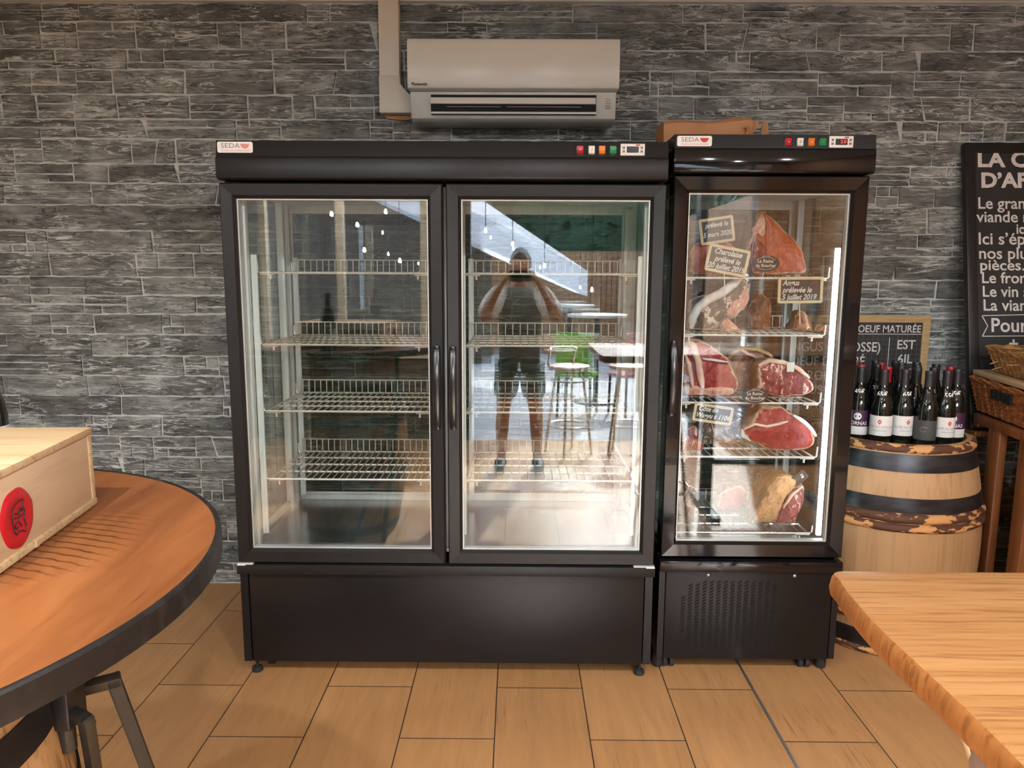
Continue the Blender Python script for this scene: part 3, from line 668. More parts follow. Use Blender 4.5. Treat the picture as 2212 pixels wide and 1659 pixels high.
ind.build('indicator_marks', 'grey_vane', ac)
dc = thing('cable_trunking', 'ivory cable trunking running up the wall left of the air conditioner', 'trunking', (-.56, 3.36, 2.2))
MB().box(-.605, -.517, 3.345, 3.404, 2.35, 2.664).build('vertical_cover', 'duct', dc, bevel=.004)
MB().prism([(-.607, 2.196), (-.466, 2.196), (-.466, 2.274), (-.4785, 2.276), (-.5145, 2.318), (-.5145, 2.352), (-.607, 2.352)], 3.342, 3.404, 'Y').build('elbow_cover', 'duct', dc, bevel=.003)
bg = thing('wall_patch', 'bare tan patch of wall under the trunking elbow', 'wall patch', (-.5, 3.39, 2.17))
MB().prism([(-.58, 2.180), (-.50, 2.174), (-.46, 2.182), (-.458, 2.196), (-.60, 2.196)], 3.388, 3.404, 'Y').build('plaster', 'kraft', bg)

def rect_board(root, x0, x1, z0, z1, yf, fw_, fm, bm_, yb=None):
    yb = yb or yf+.02
    MB().frame(x0, x1, z0, z1, [(0, yb), (0, yf), (fw_, yf), (fw_, yb)]).build('frame', fm, root, bevel=.0015)
    return MB().box(x0+fw_-.002, x1-fw_+.002, yf+.006, yb, z0+fw_-.002, z1-fw_+.002).build('writing_surface', bm_, root)
# small price board, partly behind the narrow cabinet
cb = thing('price_chalkboard', 'slate price board with pale wooden frame, on the wall behind the wine bottles', 'chalkboard', (1.55, 3.38, .85))
CBX0, CBX1, CBZ0, CBZ1, CBY = 1.16, 1.884, .86, 1.327, 3.372
sfc = rect_board(cb, CBX0, CBX1, CBZ0, CBZ1, CBY, .034, 'palewood', 'slate')
YB = CBY+.006
gr = MB()
for i in range(30): gr.box(1.20+i*.0225, 1.2006+i*.0225, YB-.0004, YB+.001, .90, 1.236)
for i in range(15): gr.box(1.20, 1.86, YB-.0004, YB+.001, .90+i*.0225, .9006+i*.0225)
gr.build('printed_grid', 'ink_grey', sfc)
CH = dict(bold=.0004)
text('heading', 'VIANDE DE BOEUF MATURÉE', 'chalk', sfc, (1.845, YB, 1.262), .046, align='RIGHT', sx=.88, bold=.0006)
MB().box(1.20, 1.862, YB-.001, YB+.001, 1.2385, 1.2415).box(1.703, 1.706, YB-.001, YB+.001, .90, 1.225).build('chalk_rule', 'chalk', sfc)
for i, (a, b_, c_) in enumerate((('ANGUS', '(À L’OSSE)', 'EST'), ('BOEUF DE', 'KOBÉ', '6IL'), ('CHAROL', 'AIS', '0X'), ('LIMOUS', 'IN', '1K'), ('AUBRAC', '', ''))):
    z = 1.178-i*.066
    text('chalk_line', a, 'chalk', sfc, (1.225, YB, z), .062, align='LEFT', sx=.86)
    if b_: text('chalk_line', b_, 'chalk', sfc, (1.668 if i == 0 else 1.60, YB, z), .062, align='RIGHT', sx=.86, bold=.0006)
    if c_: text('chalk_price', c_, 'chalk', sfc, (1.782, YB, z+.012), .058, sx=.95, bold=.0008)
# the tall blackboard leaning on the wall
bb = thing('tall_blackboard', 'tall black-framed blackboard with white lettering, leaning on the wall at the right', 'blackboard', (2.4, 3.14, .85))
bb.rotation_euler = (-math.atan2(.235, 1.232), 0, 0)
LB = 1.254                                # board length along its slope
def bpt(x, v): return (x-2.4, -.0, v)
BBX0 = 1.958-2.4
MB().frame(BBX0, .28, 0, LB, [(0, .02), (0, -.012), (.044, -.012), (.044, .02)]).build('frame', 'frameblack', bb, bevel=.003, local=True)
bs = MB().box(BBX0+.04, .24, -.002, .016, .04, LB-.04).build('writing_surface', 'board', bb, local=True)
def btx(s_, x, v, size, sx=.9, bold=.001, name='chalk_line', align='LEFT'):
    return text(name, s_, 'chalk', bs, (x-2.4, -.002, v), size, align=align, sx=sx, bold=bold, lift=.0008, local=True)
rows = [('LA CAVE', 2.014, 1.178, .092, .0034, 1.12), ('D’AFFINAGE', 2.028, 1.086, .090, .0034, 1.08), ('Le grand art de la', 2.012, .985, .072, .0010, .98), ('viande maturée', 2.008, .925, .070, .0010, 1.0),
        ('ici', 2.178, .872, .062, .0012, .9), ('Ici s’épanouissent', 2.010, .828, .074, .0010, 1.02), ('nos plus belles', 2.012, .764, .072, .0010, 1.02), ('pièces.', 2.016, .712, .066, .0010, 1.1),
        ('Le fromage', 2.022, .656, .068, .0010, 1.0), ('Le vin sec', 2.024, .596, .068, .0010, .98), ('La viande', 2.026, .536, .070, .0010, 1.0), ('Pour le', 2.058, .448, .086, .0014, .95), ('+', 2.135, .366, .075, .0016, 1)]
for s_, x, v, sz, bo, sx in rows: btx(s_, x, v, sz, sx, bo)
rb = MB()
for a, b_ in (((2.022, .492), (2.5, .505)), ((2.022, .402), (2.5, .408)), ((2.022, .492), (2.046, .447)), ((2.046, .447), (2.022, .402))):
    rb.tube([(a[0]-2.4, -.003, a[1]), (b_[0]-2.4, -.003, b_[1])], .0022, 6)
rb.build('chalk_ribbon', 'chalk', bs, local=True)

# paper parcel on the narrow cabinet
pk = thing('paper_bag', 'crumpled brown kraft paper bag lying on the narrow refrigerator', 'paper bag', (.75, 3.0, 1.977))
def kraft_bag():
    vs = []; fs = []; nx, nr = 26, 20; L = .335
    for i in range(nx+1):
        t = i/nx; x = .556+L*t; hz = .052+.006*t+.004*math.sin(9*t)
        if t > .92: hz *= 1.05
        hy = .095
        for k in range(nr):
            a = 2*PI*k/nr; cx, cz = math.cos(a), math.sin(a)
            r = 1/max(abs(cx), abs(cz))**.86
            p = Vector((x, 3.02+cx*r*hy, 2.036+.006*t+cz*r*hz))
            d = noise.noise(p*11)*.007+noise.noise(p*34)*.0025
            p += Vector((d*.6, d, d if cz > 0 else 0)); p.z = max(p.z, 1.979)
            vs.append(p)
    for i in range(nx):
        for k in range(nr): fs.append((i*nr+k, (i+1)*nr+k, (i+1)*nr+(k+1) % nr, i*nr+(k+1) % nr))
    fs.append(tuple(range(nr)))
    return MB().add(vs, fs)
kraft_bag().build('bag_body', 'kraft', pk, smooth=True)
fl = MB()
for pts in ([(.885, 2.93, 2.088), (.918, 2.95, 2.09), (.926, 2.95, 2.072), (.905, 2.96, 2.055), (.888, 2.93, 2.03)], [(.948, 2.98, 2.095), (.966, 2.98, 2.092), (.972, 2.98, 2.05), (.955, 2.97, 2.02), (.94, 2.98, 2.035)], [(.89, 2.96, 2.03), (.94, 2.95, 2.02), (1.03, 2.97, 1.985), (.93, 2.93, 1.981), (.89, 2.93, 1.985)]):
    c = [Vector(p) for p in pts]; fl.add([*c, *[p+Vector((.002, .012, .001)) for p in c]], [(0, 1, 2, 3, 4), (9, 8, 7, 6, 5)]+[(i, (i+1) % 5, 5+(i+1) % 5, 5+i) for i in range(5)])
fl.build('torn_flap', 'kraft', pk)
kn = MB()
kn.tube([(.855+.016*math.cos(a), 2.915+.004*math.sin(2*a), 2.005+.014*math.sin(a)) for a in [i*2*PI/14 for i in range(14)]], .006, 8, closed=True)
kn.tube([(.862, 2.914, 2.02), (.872, 2.912, 2.045), (.868, 2.912, 2.062), (.858, 2.914, 2.055)], .006, 8)
kn.build('twisted_handle', 'kraft', pk, smooth=True)

# ---------------------------------------------------------------- wine barrel and bottles
RC = Vector((1.568, 3.03, 0)); BH = .865
def barrel_r(z, h, rh, rb_): t = (z/h-.5)*2; return rb_-(rb_-rh)*t*t
def make_barrel(name_parts, root, c, h, rh, rb_, woodm, hoops, recess=.03):
    prof = [(barrel_r(h*i/24, h, rh, rb_), h*i/24) for i in range(25)]
    prof += [(rh-.022, h), (rh-.028, h-recess), (0.001, h-recess)]
    MB().lathe([(rh-.03, 0)]+prof, c, 56, True).build('staves', woodm, root, smooth=True)
    for (z0, z1, mm, th, rnd_) in hoops:
        n = 7; p = []
        for i in range(n+1):
            z = z0+(z1-z0)*i/n; bul = th*(math.sin(PI*i/n)**.6 if rnd_ else 1)
            p.append((barrel_r(z, h, rh, rb_)+bul, z))
        p = [(barrel_r(z0, h, rh, rb_)-.003, z0)]+p+[(barrel_r(z1, h, rh, rb_)-.003, z1)]
        if mm == 'chestnut':
            vs = []; fs = []; N = 90
            for i, (r, z) in enumerate(p):
                for k in range(N):
                    a = 2*PI*k/N; q = Vector((math.cos(a)*3, math.sin(a)*3, z*18)); d = .004*noise.noise(q*3)+.0015*noise.noise(q*9)
                    vs.append((c[0]+(r+d)*math.cos(a), c[1]+(r+d)*math.sin(a), z+.003*noise.noise(q*1.5)))
            for i in range(len(p)-1):
                for k in range(N): fs.append((i*N+k, i*N+(k+1) % N, (i+1)*N+(k+1) % N, (i+1)*N+k))
            MB().add(vs, fs).build('wooden_hoop', mm, root, smooth=True)
        else: MB().lathe(p, c, 64).build('iron_hoop', mm, root, smooth=True)
br = thing('wine_barrel', 'pale oak wine barrel with iron bands and peeling wooden hoops, topped with bottles', 'barrel', RC)
make_barrel(None, br, RC, BH, .292, .352, 'barrelwood', [
    (BH-.030, BH+.002, 'chestnut', .010, True), (BH-.10, BH-.034, 'iron', .003, False), (.612, .668, 'iron', .003, False), (.572, .610, 'chestnut', .012, True), (.536, .571, 'chestnut', .012, True),
    (.185, .22, 'iron', .003, False), (.145, .182, 'chestnut', .012, True), (.034, .11, 'iron', .003, False), (0.0, .032, 'chestnut', .010, True)])
BZ = BH-.03
def bottle_prof(sl):
    if sl: pr_ = [(.0385, 0), (.041, .004), (.0415, .02), (.0415, .135), (.039, .158), (.031, .188), (.0225, .212), (.0165, .235), (.0150, .25), (.0148, .262)]
    else: pr_ = [(.036, 0), (.0385, .004), (.0385, .02), (.0385, .172), (.036, .188), (.028, .204), (.018, .216), (.0155, .232), (.0148, .25), (.0148, .262)]
    return pr_+[(.0148, .298)]
def make_bottle(name, label, loc, cap, lab, ang, price=True, slope=True):
    t = thing(name, label, 'wine bottle', loc, 0, 'wine bottles on the barrel')
    r = .0415 if slope else .0385
    MB().lathe(bottle_prof(slope), (0, 0, 0), 28, True, True).build('glass_body', 'bottle', t, smooth=True, local=True)
    MB().lathe([(.0165, .238), (.0162, .25), (.0158, .285), (.0166, .286), (.0166, .296), (.0155, .300)], (0, 0, 0), 24, False, True).build('capsule', cap, t, smooth=True, local=True)
    def wraplab(m, z0, z1, half, nm, rr=.0006):
        n = 16; vs = []; fs = []
        for i in range(n+1):
            a = ang-half+2*half*i/n
            for z in (z0, z1): vs.append(((r+rr)*math.cos(a), (r+rr)*math.sin(a), z))
        for i in range(n): fs.append((2*i, 2*i+2, 2*i+3, 2*i+1))
        return MB().add(vs, fs).build(nm, m, t, local=True, smooth=True, fix=False)
    W_ = (0, 0, r+.0006, ang)
    if lab == 'vatican':
        p = wraplab('paper', .038, .118, 1.45, 'label')
        text('lettering', 'CUVÉE DU VATICAN', 'ink_grey', p, (0, 0, .073), .0125, sx=.92, wrap=W_, lift=.0004, local=True)
        text('lettering', 'Châteauneuf-du-Pape', 'ink_grey', p, (0, 0, .059), .0075, sx=.9, wrap=W_, lift=.0004, local=True, shear=.2)
        text('crest', '♦', 'ink_red', p, (0, 0, .093), .02, wrap=W_, lift=.0004, local=True)
    elif lab == 'cornas':
        p = wraplab('purple', .062, .128, 1.45, 'label'); q = wraplab('paper', .028, .062, 1.45, 'lower_label')
        text('lettering', 'CORNAS', 'paper', p, (0, 0, .075), .0205, sx=.95, wrap=W_, lift=.0004, local=True, bold=.0003)
        n = 18; vs = [((r+.0009)*math.cos(ang), (r+.0009)*math.sin(ang), .104)]
        for k in range(n):
            a = ang+.0145*math.cos(2*PI*k/n)/r; vs.append(((r+.0010)*math.cos(a), (r+.0010)*math.sin(a), .104+.0145*math.sin(2*PI*k/n)))
        MB().add(vs, [(0, 1+k, 1+(k+1) % n) for k in range(n)]).build('medallion', 'zinc', p, local=True, fix=False)
    elif lab == 'grey':
        p = wraplab('greylabel', .030, .108, 1.3, 'label')
        pts = []
        for k in range(14):
            a = .5+k*.40; rr = .013*(1-.02*k); pts.append((ang+(rr*math.cos(a)*1.1)/r, .072+rr*math.sin(a)*.85))
        MB().tube([((r+.001)*math.cos(a), (r+.001)*math.sin(a), z) for a, z in pts], .0011, 5).build('emblem', 'gold', p, local=True)
    elif lab == 'neck':
        wraplab('paper', .10, .10, .2, 'label') if False else None
    if price:
        rp = .0262; text('chalk_price', price, 'chalk', t, (0, 0, .203), .027, sx=.85, wrap=(0, 0, rp, ang), lift=.0012, bold=.0008, local=True)
    return t
zt_ = BZ+.300
bl = [  # px, py of the cap top, capsule, label kind, price, description
 (1862, 793, 'capblack', 'cornas', '45€', 'wine bottle with purple and white label, leftmost in the front row on the barrel'),
 (1912, 798, 'capblack', 'vatican', '65€', 'wine bottle showing its whole cream label, second from left in the front row'),
 (1962, 798, 'capblack', 'vatican', '65€', 'cream-labelled wine bottle just left of the one with a grey label'),
 (2014, 801, 'capblack', 'grey', '', 'wine bottle with dark grey label and gold emblem, front of the barrel'),
 (2052, 799, 'capblack', 'vatican', '55€', 'cream-labelled wine bottle between the grey label and the right-hand purple label'),
 (2080, 795, 'capblack', 'cornas', '45€', 'wine bottle with purple and white label, rightmost in the front row on the barrel'),
 (1874, 788, 'capred', '', '8', 'red-capped wine bottle directly behind the leftmost purple label'),
 (1898, 786, 'capblack', '', '35', 'black-capped bottle in the second row, left of the nearest red-capped pair'),
 (1921, 792, 'capred', '', '', 'red-capped wine bottle right behind the whole cream label'),
 (1955, 790, 'capblack', '', '', 'black-capped bottle peeping out left behind the middle cream label'),
 (1987, 787, 'capblack', '', '8', 'black-capped bottle between the middle cream label and the grey label, second row'),
 (2008, 793, 'capblack', '', '', 'black-capped bottle hidden close behind the grey-labelled bottle'),
 (2036, 791, 'capblack', '', '14', 'black-capped bottle behind and between the grey label and right cream label'),
 (2070, 788, 'capred', '', '', 'wine bottle with a red capsule at the right end, behind the right purple label'),
 (1880, 776, 'capred', '', '', 'red-capped wine bottle at the far left of the back row'),
 (1868, 779, 'capblack', '', '', 'black-capped bottle at the very left edge of the back rows'),
 (1914, 776, 'capblack', '', '', 'black-capped bottle in the back row, left one of the pair under the board letters'),
 (1932, 779, 'capblack', '', '', 'black-capped bottle in the back row, right one of the pair under the board letters'),
 (1977, 781, 'capblack', '', '', 'black-capped bottle in the back row just left of the central red capsule'),
 (2002, 778, 'capred', '', '', 'red-capped wine bottle in the centre of the back row, before the board frame'),
 (2024, 781, 'capblack', '', '', 'black-capped bottle in the back row just right of the central red capsule'),
 (2066, 783, 'capblack', '', '', 'black-capped bottle at the right end of the back row')]
spots = []
for px, py, *_ in bl:
    p = at(px, py, Z=zt_); spots.append(Vector((p.x, p.y, 0)))
cc = Vector((RC.x, RC.y, 0))
for it in range(80):                                   # keep the bottles from touching and inside the rim
    for i in range(len(spots)):
        for j in range(i):
            d = spots[i]-spots[j]; L = d.length
            if L < .0835:
                q = d.normalized()*(.0835-L)*.5 if L > 1e-5 else Vector((.01, 0, 0)); wi = .35 if i < 6 else 1; wj = .35 if j < 6 else 1
                spots[i] += q*wi; spots[j] -= q*wj
        d = spots[i]-cc
        if d.length > .218: spots[i] = cc+d.normalized()*.218
for (px, py, cap, lab, price, ds), p in zip(bl, spots):
    ang = math.atan2(-p.y, -p.x)+random.uniform(-.15, .15)+(.0 if lab != 'vatican' or 'whole' in ds else .55)
    make_bottle('wine_bottle', ds, (p.x, p.y, BZ), cap, lab, ang, price)

# ---------------------------------------------------------------- wooden stand with baskets, at the right
st = thing('wooden_stand', 'reddish-brown wooden stand at the right edge, carrying the wicker baskets', 'stand', (2.2, 3.0, 0))
def bar(mb, a, b, wx, wy):
    a, b = Vector(a), Vector(b); d = (b-a).normalized(); x = d.cross(Vector((0, 1, 0)));
    if x.length < .1: x = d.cross(Vector((1, 0, 0)))
    x.normalize(); y = d.cross(x)
    return mb.obox((a+b)/2, x*wx/2, y*wy/2, (b-a)/2)
for y0, y1, x in ((2.925, 3.0, 1.95), (2.745, 2.815, 1.955), (2.745, 2.815, 2.53), (2.925, 3.0, 2.53)): MB().box(x, x+.035, y0, y1, 0, .895).build('leg', 'standwood', st, bevel=.004)
MB().box(1.995, 2.525, 2.75, 2.775, .06, .80).build('front_board', 'standwood', st, bevel=.003)
for x in (1.948, 2.53): bar(MB(), (x+.02, 3.10, .908), (x+.02, 2.55, .885), .04, .045).build('side_rail', 'standwood', st, bevel=.004)
bar(MB(), (1.97, 3.06, .24), (1.97, 2.78, .18), .03, .05).build('lower_rail', 'standwood', st, bevel=.004)
for y in (2.57, 3.085): MB().box(1.95, 2.57, y-.015, y+.015, .872, .908).build('cross_rail', 'standwood', st, bevel=.004)
MB().box(1.96, 2.56, 3.10, 3.175, .822, .846).build('back_ledge', 'standwood', st, bevel=.004)
def weave(root, corners_b, corners_t, rows, per, m, r=.0045, amp=.004, skip=None, name='wicker_wall'):
    """closed basket wall: horizontal canes going in and out of upright stakes"""
    mb = MB(); n = len(corners_b)
    def ring(t):
        pts = []
        for i in range(n):
            a = Vector(corners_b[i]).lerp(Vector(corners_t[i]), t); b = Vector(corners_b[(i+1) % n]).lerp(Vector(corners_t[(i+1) % n]), t)
            for k in range(per): pts.append(a.lerp(b, k/per))
        return pts
    cen = sum((Vector(c) for c in corners_b), Vector())/n
    for j in range(rows):
        t = (j+.5)/rows; pts = ring(t); out = []
        for i, p in enumerate(pts):
            d = (p-cen); d.z = 0; d.normalize(); out.append(p+d*amp*(1 if (i+j) % 2 else -1))
        if skip and skip(t): continue
        mb.tube(out, r, 5, closed=True)
    b0, t0 = ring(0), ring(1)
    for i in range(0, len(b0)): mb.tube([b0[i], t0[i]], r*.9, 5)
    mb.build(name, m, root, smooth=True)
    rim = MB(); pts = ring(1)
    for ph in (0, PI):
        rim.tube([p+Vector((0, 0, .006*math.sin(i*1.3+ph)))+Vector((.004*math.cos(i*1.3+ph), 0, 0)) for i, p in enumerate(pts)], r*1.5, 6, closed=True)
    rim.build('braided_rim', m, root, smooth=True)
    # woven bottom
    bt = MB(); bt.add([Vector(c) for c in corners_b]+[Vector(c)+Vector((0, 0, .008)) for c in corners_b], [tuple(range(n)), tuple(range(2*n-1, n-1, -1))]+[(i, (i+1) % n, n+(i+1) % n, n+i) for i in range(n)])
    bt.build('base', m, root)
wb = thing('wicker_tray_basket', 'long reddish wicker basket tilted forward on the wooden stand', 'basket', (2.2, 2.85, .95))
tl = lambda x, y, h: (x, y, .940+(y-3.1)*.055+h)           # sloping slightly towards the viewer
B_ = [tl(1.962, 2.46, 0), tl(2.36, 2.46, 0), tl(2.36, 3.095, 0), tl(1.962, 3.095, 0)]
T_ = [tl(1.938, 2.42, .136), tl(2.385, 2.42, .136), tl(2.385, 3.125, .136), tl(1.938, 3.125, .136)]
weave(wb, B_, T_, 17, 16, 'wicker', .0044, .0045)
for i in range(4):
    y = 2.965-i*.034; a = tl(1.9395, y, .098); MB().obox(Vector(a)+Vector((-.006, 0, 0)), (.006, 0, .001), (0, .0105, 0), (-.002, 0, .019)).build('handle_slot', 'dark', wb)
bd = thing('wooden_board', 'pale wooden board lying across the long wicker basket', 'board', (2.0, 2.8, 1.09))
MB().obox(Vector(tl(2.005, 2.775, .158)), (.058, 0, 0), (0, .36, .0198), (0, -.0006, .0105)).build('plank', 'crateside', bd, bevel=.003)
MB().obox(Vector(tl(2.005, 3.02, .1445)), (.05, 0, 0), (0, .02, .0011), (0, 0, .003)).build('cleat', 'palewood', bd)
sb = thing('small_straw_basket', 'small honey-coloured basket of straw on the pale board', 'basket', (2.15, 2.9, 1.11))
B_ = [tl(2.00, 2.72, .172), tl(2.28, 2.72, .172), tl(2.28, 3.05, .172), tl(2.00, 3.05, .172)]
T_ = [tl(1.965, 2.69, .262), tl(2.31, 2.69, .262), tl(2.31, 3.08, .272), tl(1.965, 3.08, .272)]
weave(sb, B_, T_, 10, 12, 'wicker2', .0042, .004)
rs = random.Random(5); sw = MB()
for i in range(110):
    c = Vector(tl(rs.uniform(2.0, 2.28), rs.uniform(2.72, 3.03), rs.uniform(.20, .275))); a = rs.uniform(0, 2*PI); L = rs.uniform(.03, .08)
    d = Vector((math.cos(a)*L, math.sin(a)*L, rs.uniform(-.02, .035)))
    sw.tube([c-d, c+Vector((0, 0, .01)), c+d], .0016, 4)
o_ = sw.build('straw_filling', 'straw', sb); o_['kind'] = 'stuff'
br2 = thing('wicker_bottle_basket', 'brown tightly woven round wicker basket standing in the straw', 'basket', (2.27, 3.0, 1.15))
B_ = [(2.175+.085*math.cos(a), 2.95+.075*math.sin(a), 1.135) for a in [k*PI/3 for k in range(6)]]
T_ = [(2.175+.10*math.cos(a), 2.95+.085*math.sin(a), 1.278) for a in [k*PI/3 for k in range(6)]]
weave(br2, B_, T_, 18, 5, 'wicker', .0046, .004)

# ---------------------------------------------------------------- tables in the foreground
TC = Vector((-.9986, .9137, 0)); TZ = 1.10; TR = .569
rt = thing('barrel_table', 'round orange-brown table top with black iron rim on a barrel, at the left', 'table', TC)
def tabletop_mat():
    m, n, l, b = newmat('worn_orange_wood')
    f1 = nz(n, l, coords(n, l, (14, 1.6, 8), (0, 0, -.5)), 1, 6, .6, .4); f2 = nz(n, l, coords(n, l, (90, 3, 40), (0, 0, -.5)), 1, 3, .55, .5); f3 = nz(n, l, coords(n, l, (5, 5, 5)), 1, 4)
    r1 = ramp(n, [(.3, (.14, .042, .011)), (.62, (.26, .088, .024)), (.8, (.31, .12, .042))]); l.new(f1, r1.inputs[0])
    r2 = ramp(n, [(.27, (.10, .06, .04)), (.345, (1, 1, 1))]); l.new(f2, r2.inputs[0])
    r3 = ramp(n, [(.40, (0, 0, 0)), (.60, (1, 1, 1))]); l.new(f3, r3.inputs[0])
    mx = n.new('ShaderNodeMix'); mx.data_type = 'RGBA'; mx.blend_type = 'MULTIPLY'; l.new(r3.outputs[0], mx.inputs[0]); l.new(r1.outputs[0], mx.inputs[6]); l.new(r2.outputs[0], mx.inputs[7])
    # circular saw scuffs
    v = coords(n, l, (1, 1, 0)); wv = n.new('ShaderNodeTexWave'); wv.wave_type = 'RINGS'; wv.rings_direction = 'Z'; wv.inputs['Scale'].default_value = 16; wv.inputs['Distortion'].default_value = 1.5; wv.inputs['Detail Scale'].default_value = 3
    mp = n.new('ShaderNodeMapping'); mp.inputs['Location'].default_value = (.86, -.35, 0); l.new(v, mp.inputs[0]); l.new(mp.outputs[0], wv.inputs[0])
    gv = coords(n, l, (7, 4.4, 0)); gm = n.new('ShaderNodeMapping'); gm.inputs['Location'].default_value = (4.65, -4.7, 0); l.new(gv, gm.inputs[0])
    gd = n.new('ShaderNodeTexGradient'); gd.gradient_type = 'SPHERICAL'; l.new(gm.outputs[0], gd.inputs[0])
    f4 = n.new('ShaderNodeMath'); f4.operation = 'MULTIPLY'; l.new(gd.outputs['Fac'], f4.inputs[0]); l.new(f3, f4.inputs[1])
    r4 = ramp(n, [(.10, (0, 0, 0)), (.32, (.85, .85, .85))]); l.new(f4.outputs[0], r4.inputs[0]); r5 = ramp(n, [(.0, (.13, .07, .04)), (.22, (1, 1, 1))]); l.new(wv.outputs['Fac'], r5.inputs[0])
    m2 = n.new('ShaderNodeMix'); m2.data_type = 'RGBA'; m2.blend_type = 'MULTIPLY'; l.new(r4.outputs[0], m2.inputs[0]); l.new(mx.outputs[2], m2.inputs[6]); l.new(r5.outputs[0], m2.inputs[7])
    l.new(m2.outputs[2], b.inputs['Base Color']); b.inputs['Roughness'].default_value = .38; bumped(n, l, b, f2, .25, .002); return m
M['tabletop'] = tabletop_mat()
MB().lathe([(0.001, TZ-.032), (TR-.006, TZ-.032), (TR-.006, TZ-.002), (TR-.010, TZ), (0.001, TZ)], TC, 96).build('tabletop', 'tabletop', rt)
MB().lathe([(TR-.008, TZ-.034), (TR, TZ-.034), (TR, TZ-.002), (TR-.003, TZ+.001), (TR-.008, TZ+.001), (TR-.012, TZ-.004)], TC, 96).build('iron_rim', 'rustiron', rt)
for a in (-.62, .9): 
    p = TC+Vector((math.cos(a)*TR, math.sin(a)*TR, TZ-.018)); MB().tube([p, p+Vector((math.cos(a), math.sin(a), 0))*.003], .007, 12).build('rivet', 'rustiron', rt)
make_barrel(None, rt, TC, 1.04, .275, .345, 'barrelwood2', [(.832, .882, 'rustiron', .004, False), (.66, .71, 'rustiron', .004, False), (.33, .38, 'rustiron', .004, False), (.02, .07, 'rustiron', .003, False)])

# iron legs of the barrel table
def table_leg(H, A, low, w_, th):
    mbr = MB(); pts = [Vector(H), Vector(A), Vector(low)]
    nrm = (pts[0]-pts[1]).cross(pts[2]-pts[1]).normalized()
    def strip(a, b):
        z = (b-a).normalized(); y = nrm.cross(z); mbr.obox((a+b)/2, nrm*th, y*w_, (b-a)/2)
    z1 = (pts[1]-pts[0]).normalized(); z2 = (pts[2]-pts[1]).normalized()
    strip(pts[0], pts[1]+z1*w_); strip(pts[1]-z2*w_, pts[2])
    return mbr.build('leg', 'flatiron', rt, bevel=.0015)
def to_floor(a, b): a, b = Vector(a), Vector(b); return a+(b-a)*(a.z/(a.z-b.z))
HUB = at(150, 1512, Z=.835)
cA = at(246, 1470, Z=.835); cB2 = at(186, 1556, Z=.832)
lA = to_floor(cA, at(318, 1659, Z=.60)); lB = to_floor(cB2, at(203, 1659, Z=.70))
table_leg(HUB+Vector((-.02, .02, 0)), cA, lA, .0105, .0085); table_leg(HUB+Vector((0, -.02, 0)), cB2, lB, .0095, .0085)
for q in (2.6, 4.4):                                  # the two legs on the far side of the barrel
    d = Vector((math.cos(q), math.sin(q), 0)); table_leg(TC+d*.375+Vector((0, 0, .835)), TC+d*.44+Vector((0, 0, .835)), TC+d*.60, .0105, .0085)
    MB().tube([TC+d*.375+Vector((0, 0, .775)), TC+d*.375+Vector((0, 0, TZ-.031))], .0125, 14).build('hanger_tube', 'flatiron', rt)
pt = at(143, 1560, Z=.82)
MB().tube([(pt.x, pt.y, .775), (pt.x, pt.y, TZ-.031)], .0125, 16).build('hanger_tube', 'flatiron', rt, bevel=.002)
MB().box(pt.x-.012, pt.x+.016, pt.y-.018, pt.y+.03, .815, .90).build('bracket', 'frameblack', rt, bevel=.003)
p_ = at(160, 1533, Z=.833); MB().tube([p_, p_+Vector((.002, -.006, 0))], .0045, 12).build('bolt', 'zinc', rt)

# wine crate on the barrel table
cr = thing('wine_crate', 'pale pine wine crate with red wax-seal sticker on the round table', 'crate', (-.9, 1.1, TZ))
cB = Vector((-.735, 1.235, TZ)); ca = math.radians(8)
cs_ = Vector((math.sin(ca), -math.cos(ca), 0)); cn_ = Vector((math.cos(ca), math.sin(ca), 0)); cbk = Vector((-math.cos(ca*.25), -math.sin(ca*.25), 0)); up = Vector((0, 0, 1))
CL, CW_, CHT = .345, .50, .137
def cbox(a0, a1, b0, b1, z0, z1, name, m, par=cr, bev=.001):
    P = [cB+cs_*a+cbk*b_+up*z for z in (z0, z1) for b_ in (b0, b1) for a in (a0, a1)]
    return MB().add(P, [(0, 2, 3, 1), (4, 5, 7, 6), (0, 1, 5, 4), (2, 6, 7, 3), (0, 4, 6, 2), (1, 3, 7, 5)]).build(name, m, par, bevel=bev)
cbox(0, CL, -.004, CW_, .002, .013, 'bottom_board', 'crate')
cbox(.0, CL, 0, CW_, .013, .126, 'side_panels', 'crateside')
cbox(-.002, .012, -.0015, CW_, .013, .126, 'end_strip', 'crate')
cbox(-.002, CL+.002, -.003, CW_, .126, CHT, 'lid', 'crate')
for a in (.215, .345): cbox(a-.008, a, -.006, -.002, .003, .0125, 'splinter', 'crateside', bev=0)
def on_side(px, py):
    d = RT*((px-CX)/FPX)+DN*((py-CY)/FPX)+FW; n = cn_
    return EYE+d*((cB-EYE).dot(n)/d.dot(n))
sc_ = on_side(36, 1119); r_ = .043
def seal(par):
    vs = []; fs = []; N = 40
    for j, (k, o) in enumerate(((0, .0022), (.62, .0022), (.74, .0034), (.92, .003), (1, .0002))):
        for q in range(N):
            a = 2*PI*q/N; rr = r_*k*(1+.02*math.sin(3*a)+.015*math.sin(7*a+1))
            vs.append(sc_+cs_*rr*math.cos(a)+up*rr*math.sin(a)+cn_*o)
        if j: fs += [((j-1)*N+q, (j-1)*N+(q+1) % N, j*N+(q+1) % N, j*N+q) for q in range(N)]
    return MB().add(vs, fs).build('wax_sticker', 'redseal', par, smooth=True)
sl_ = seal(cr)
em = MB()
def stroke(pts, r=.0008): em.tube([sc_-cs_*x+up*z+cn_*.003 for x, z in pts], r, 5)
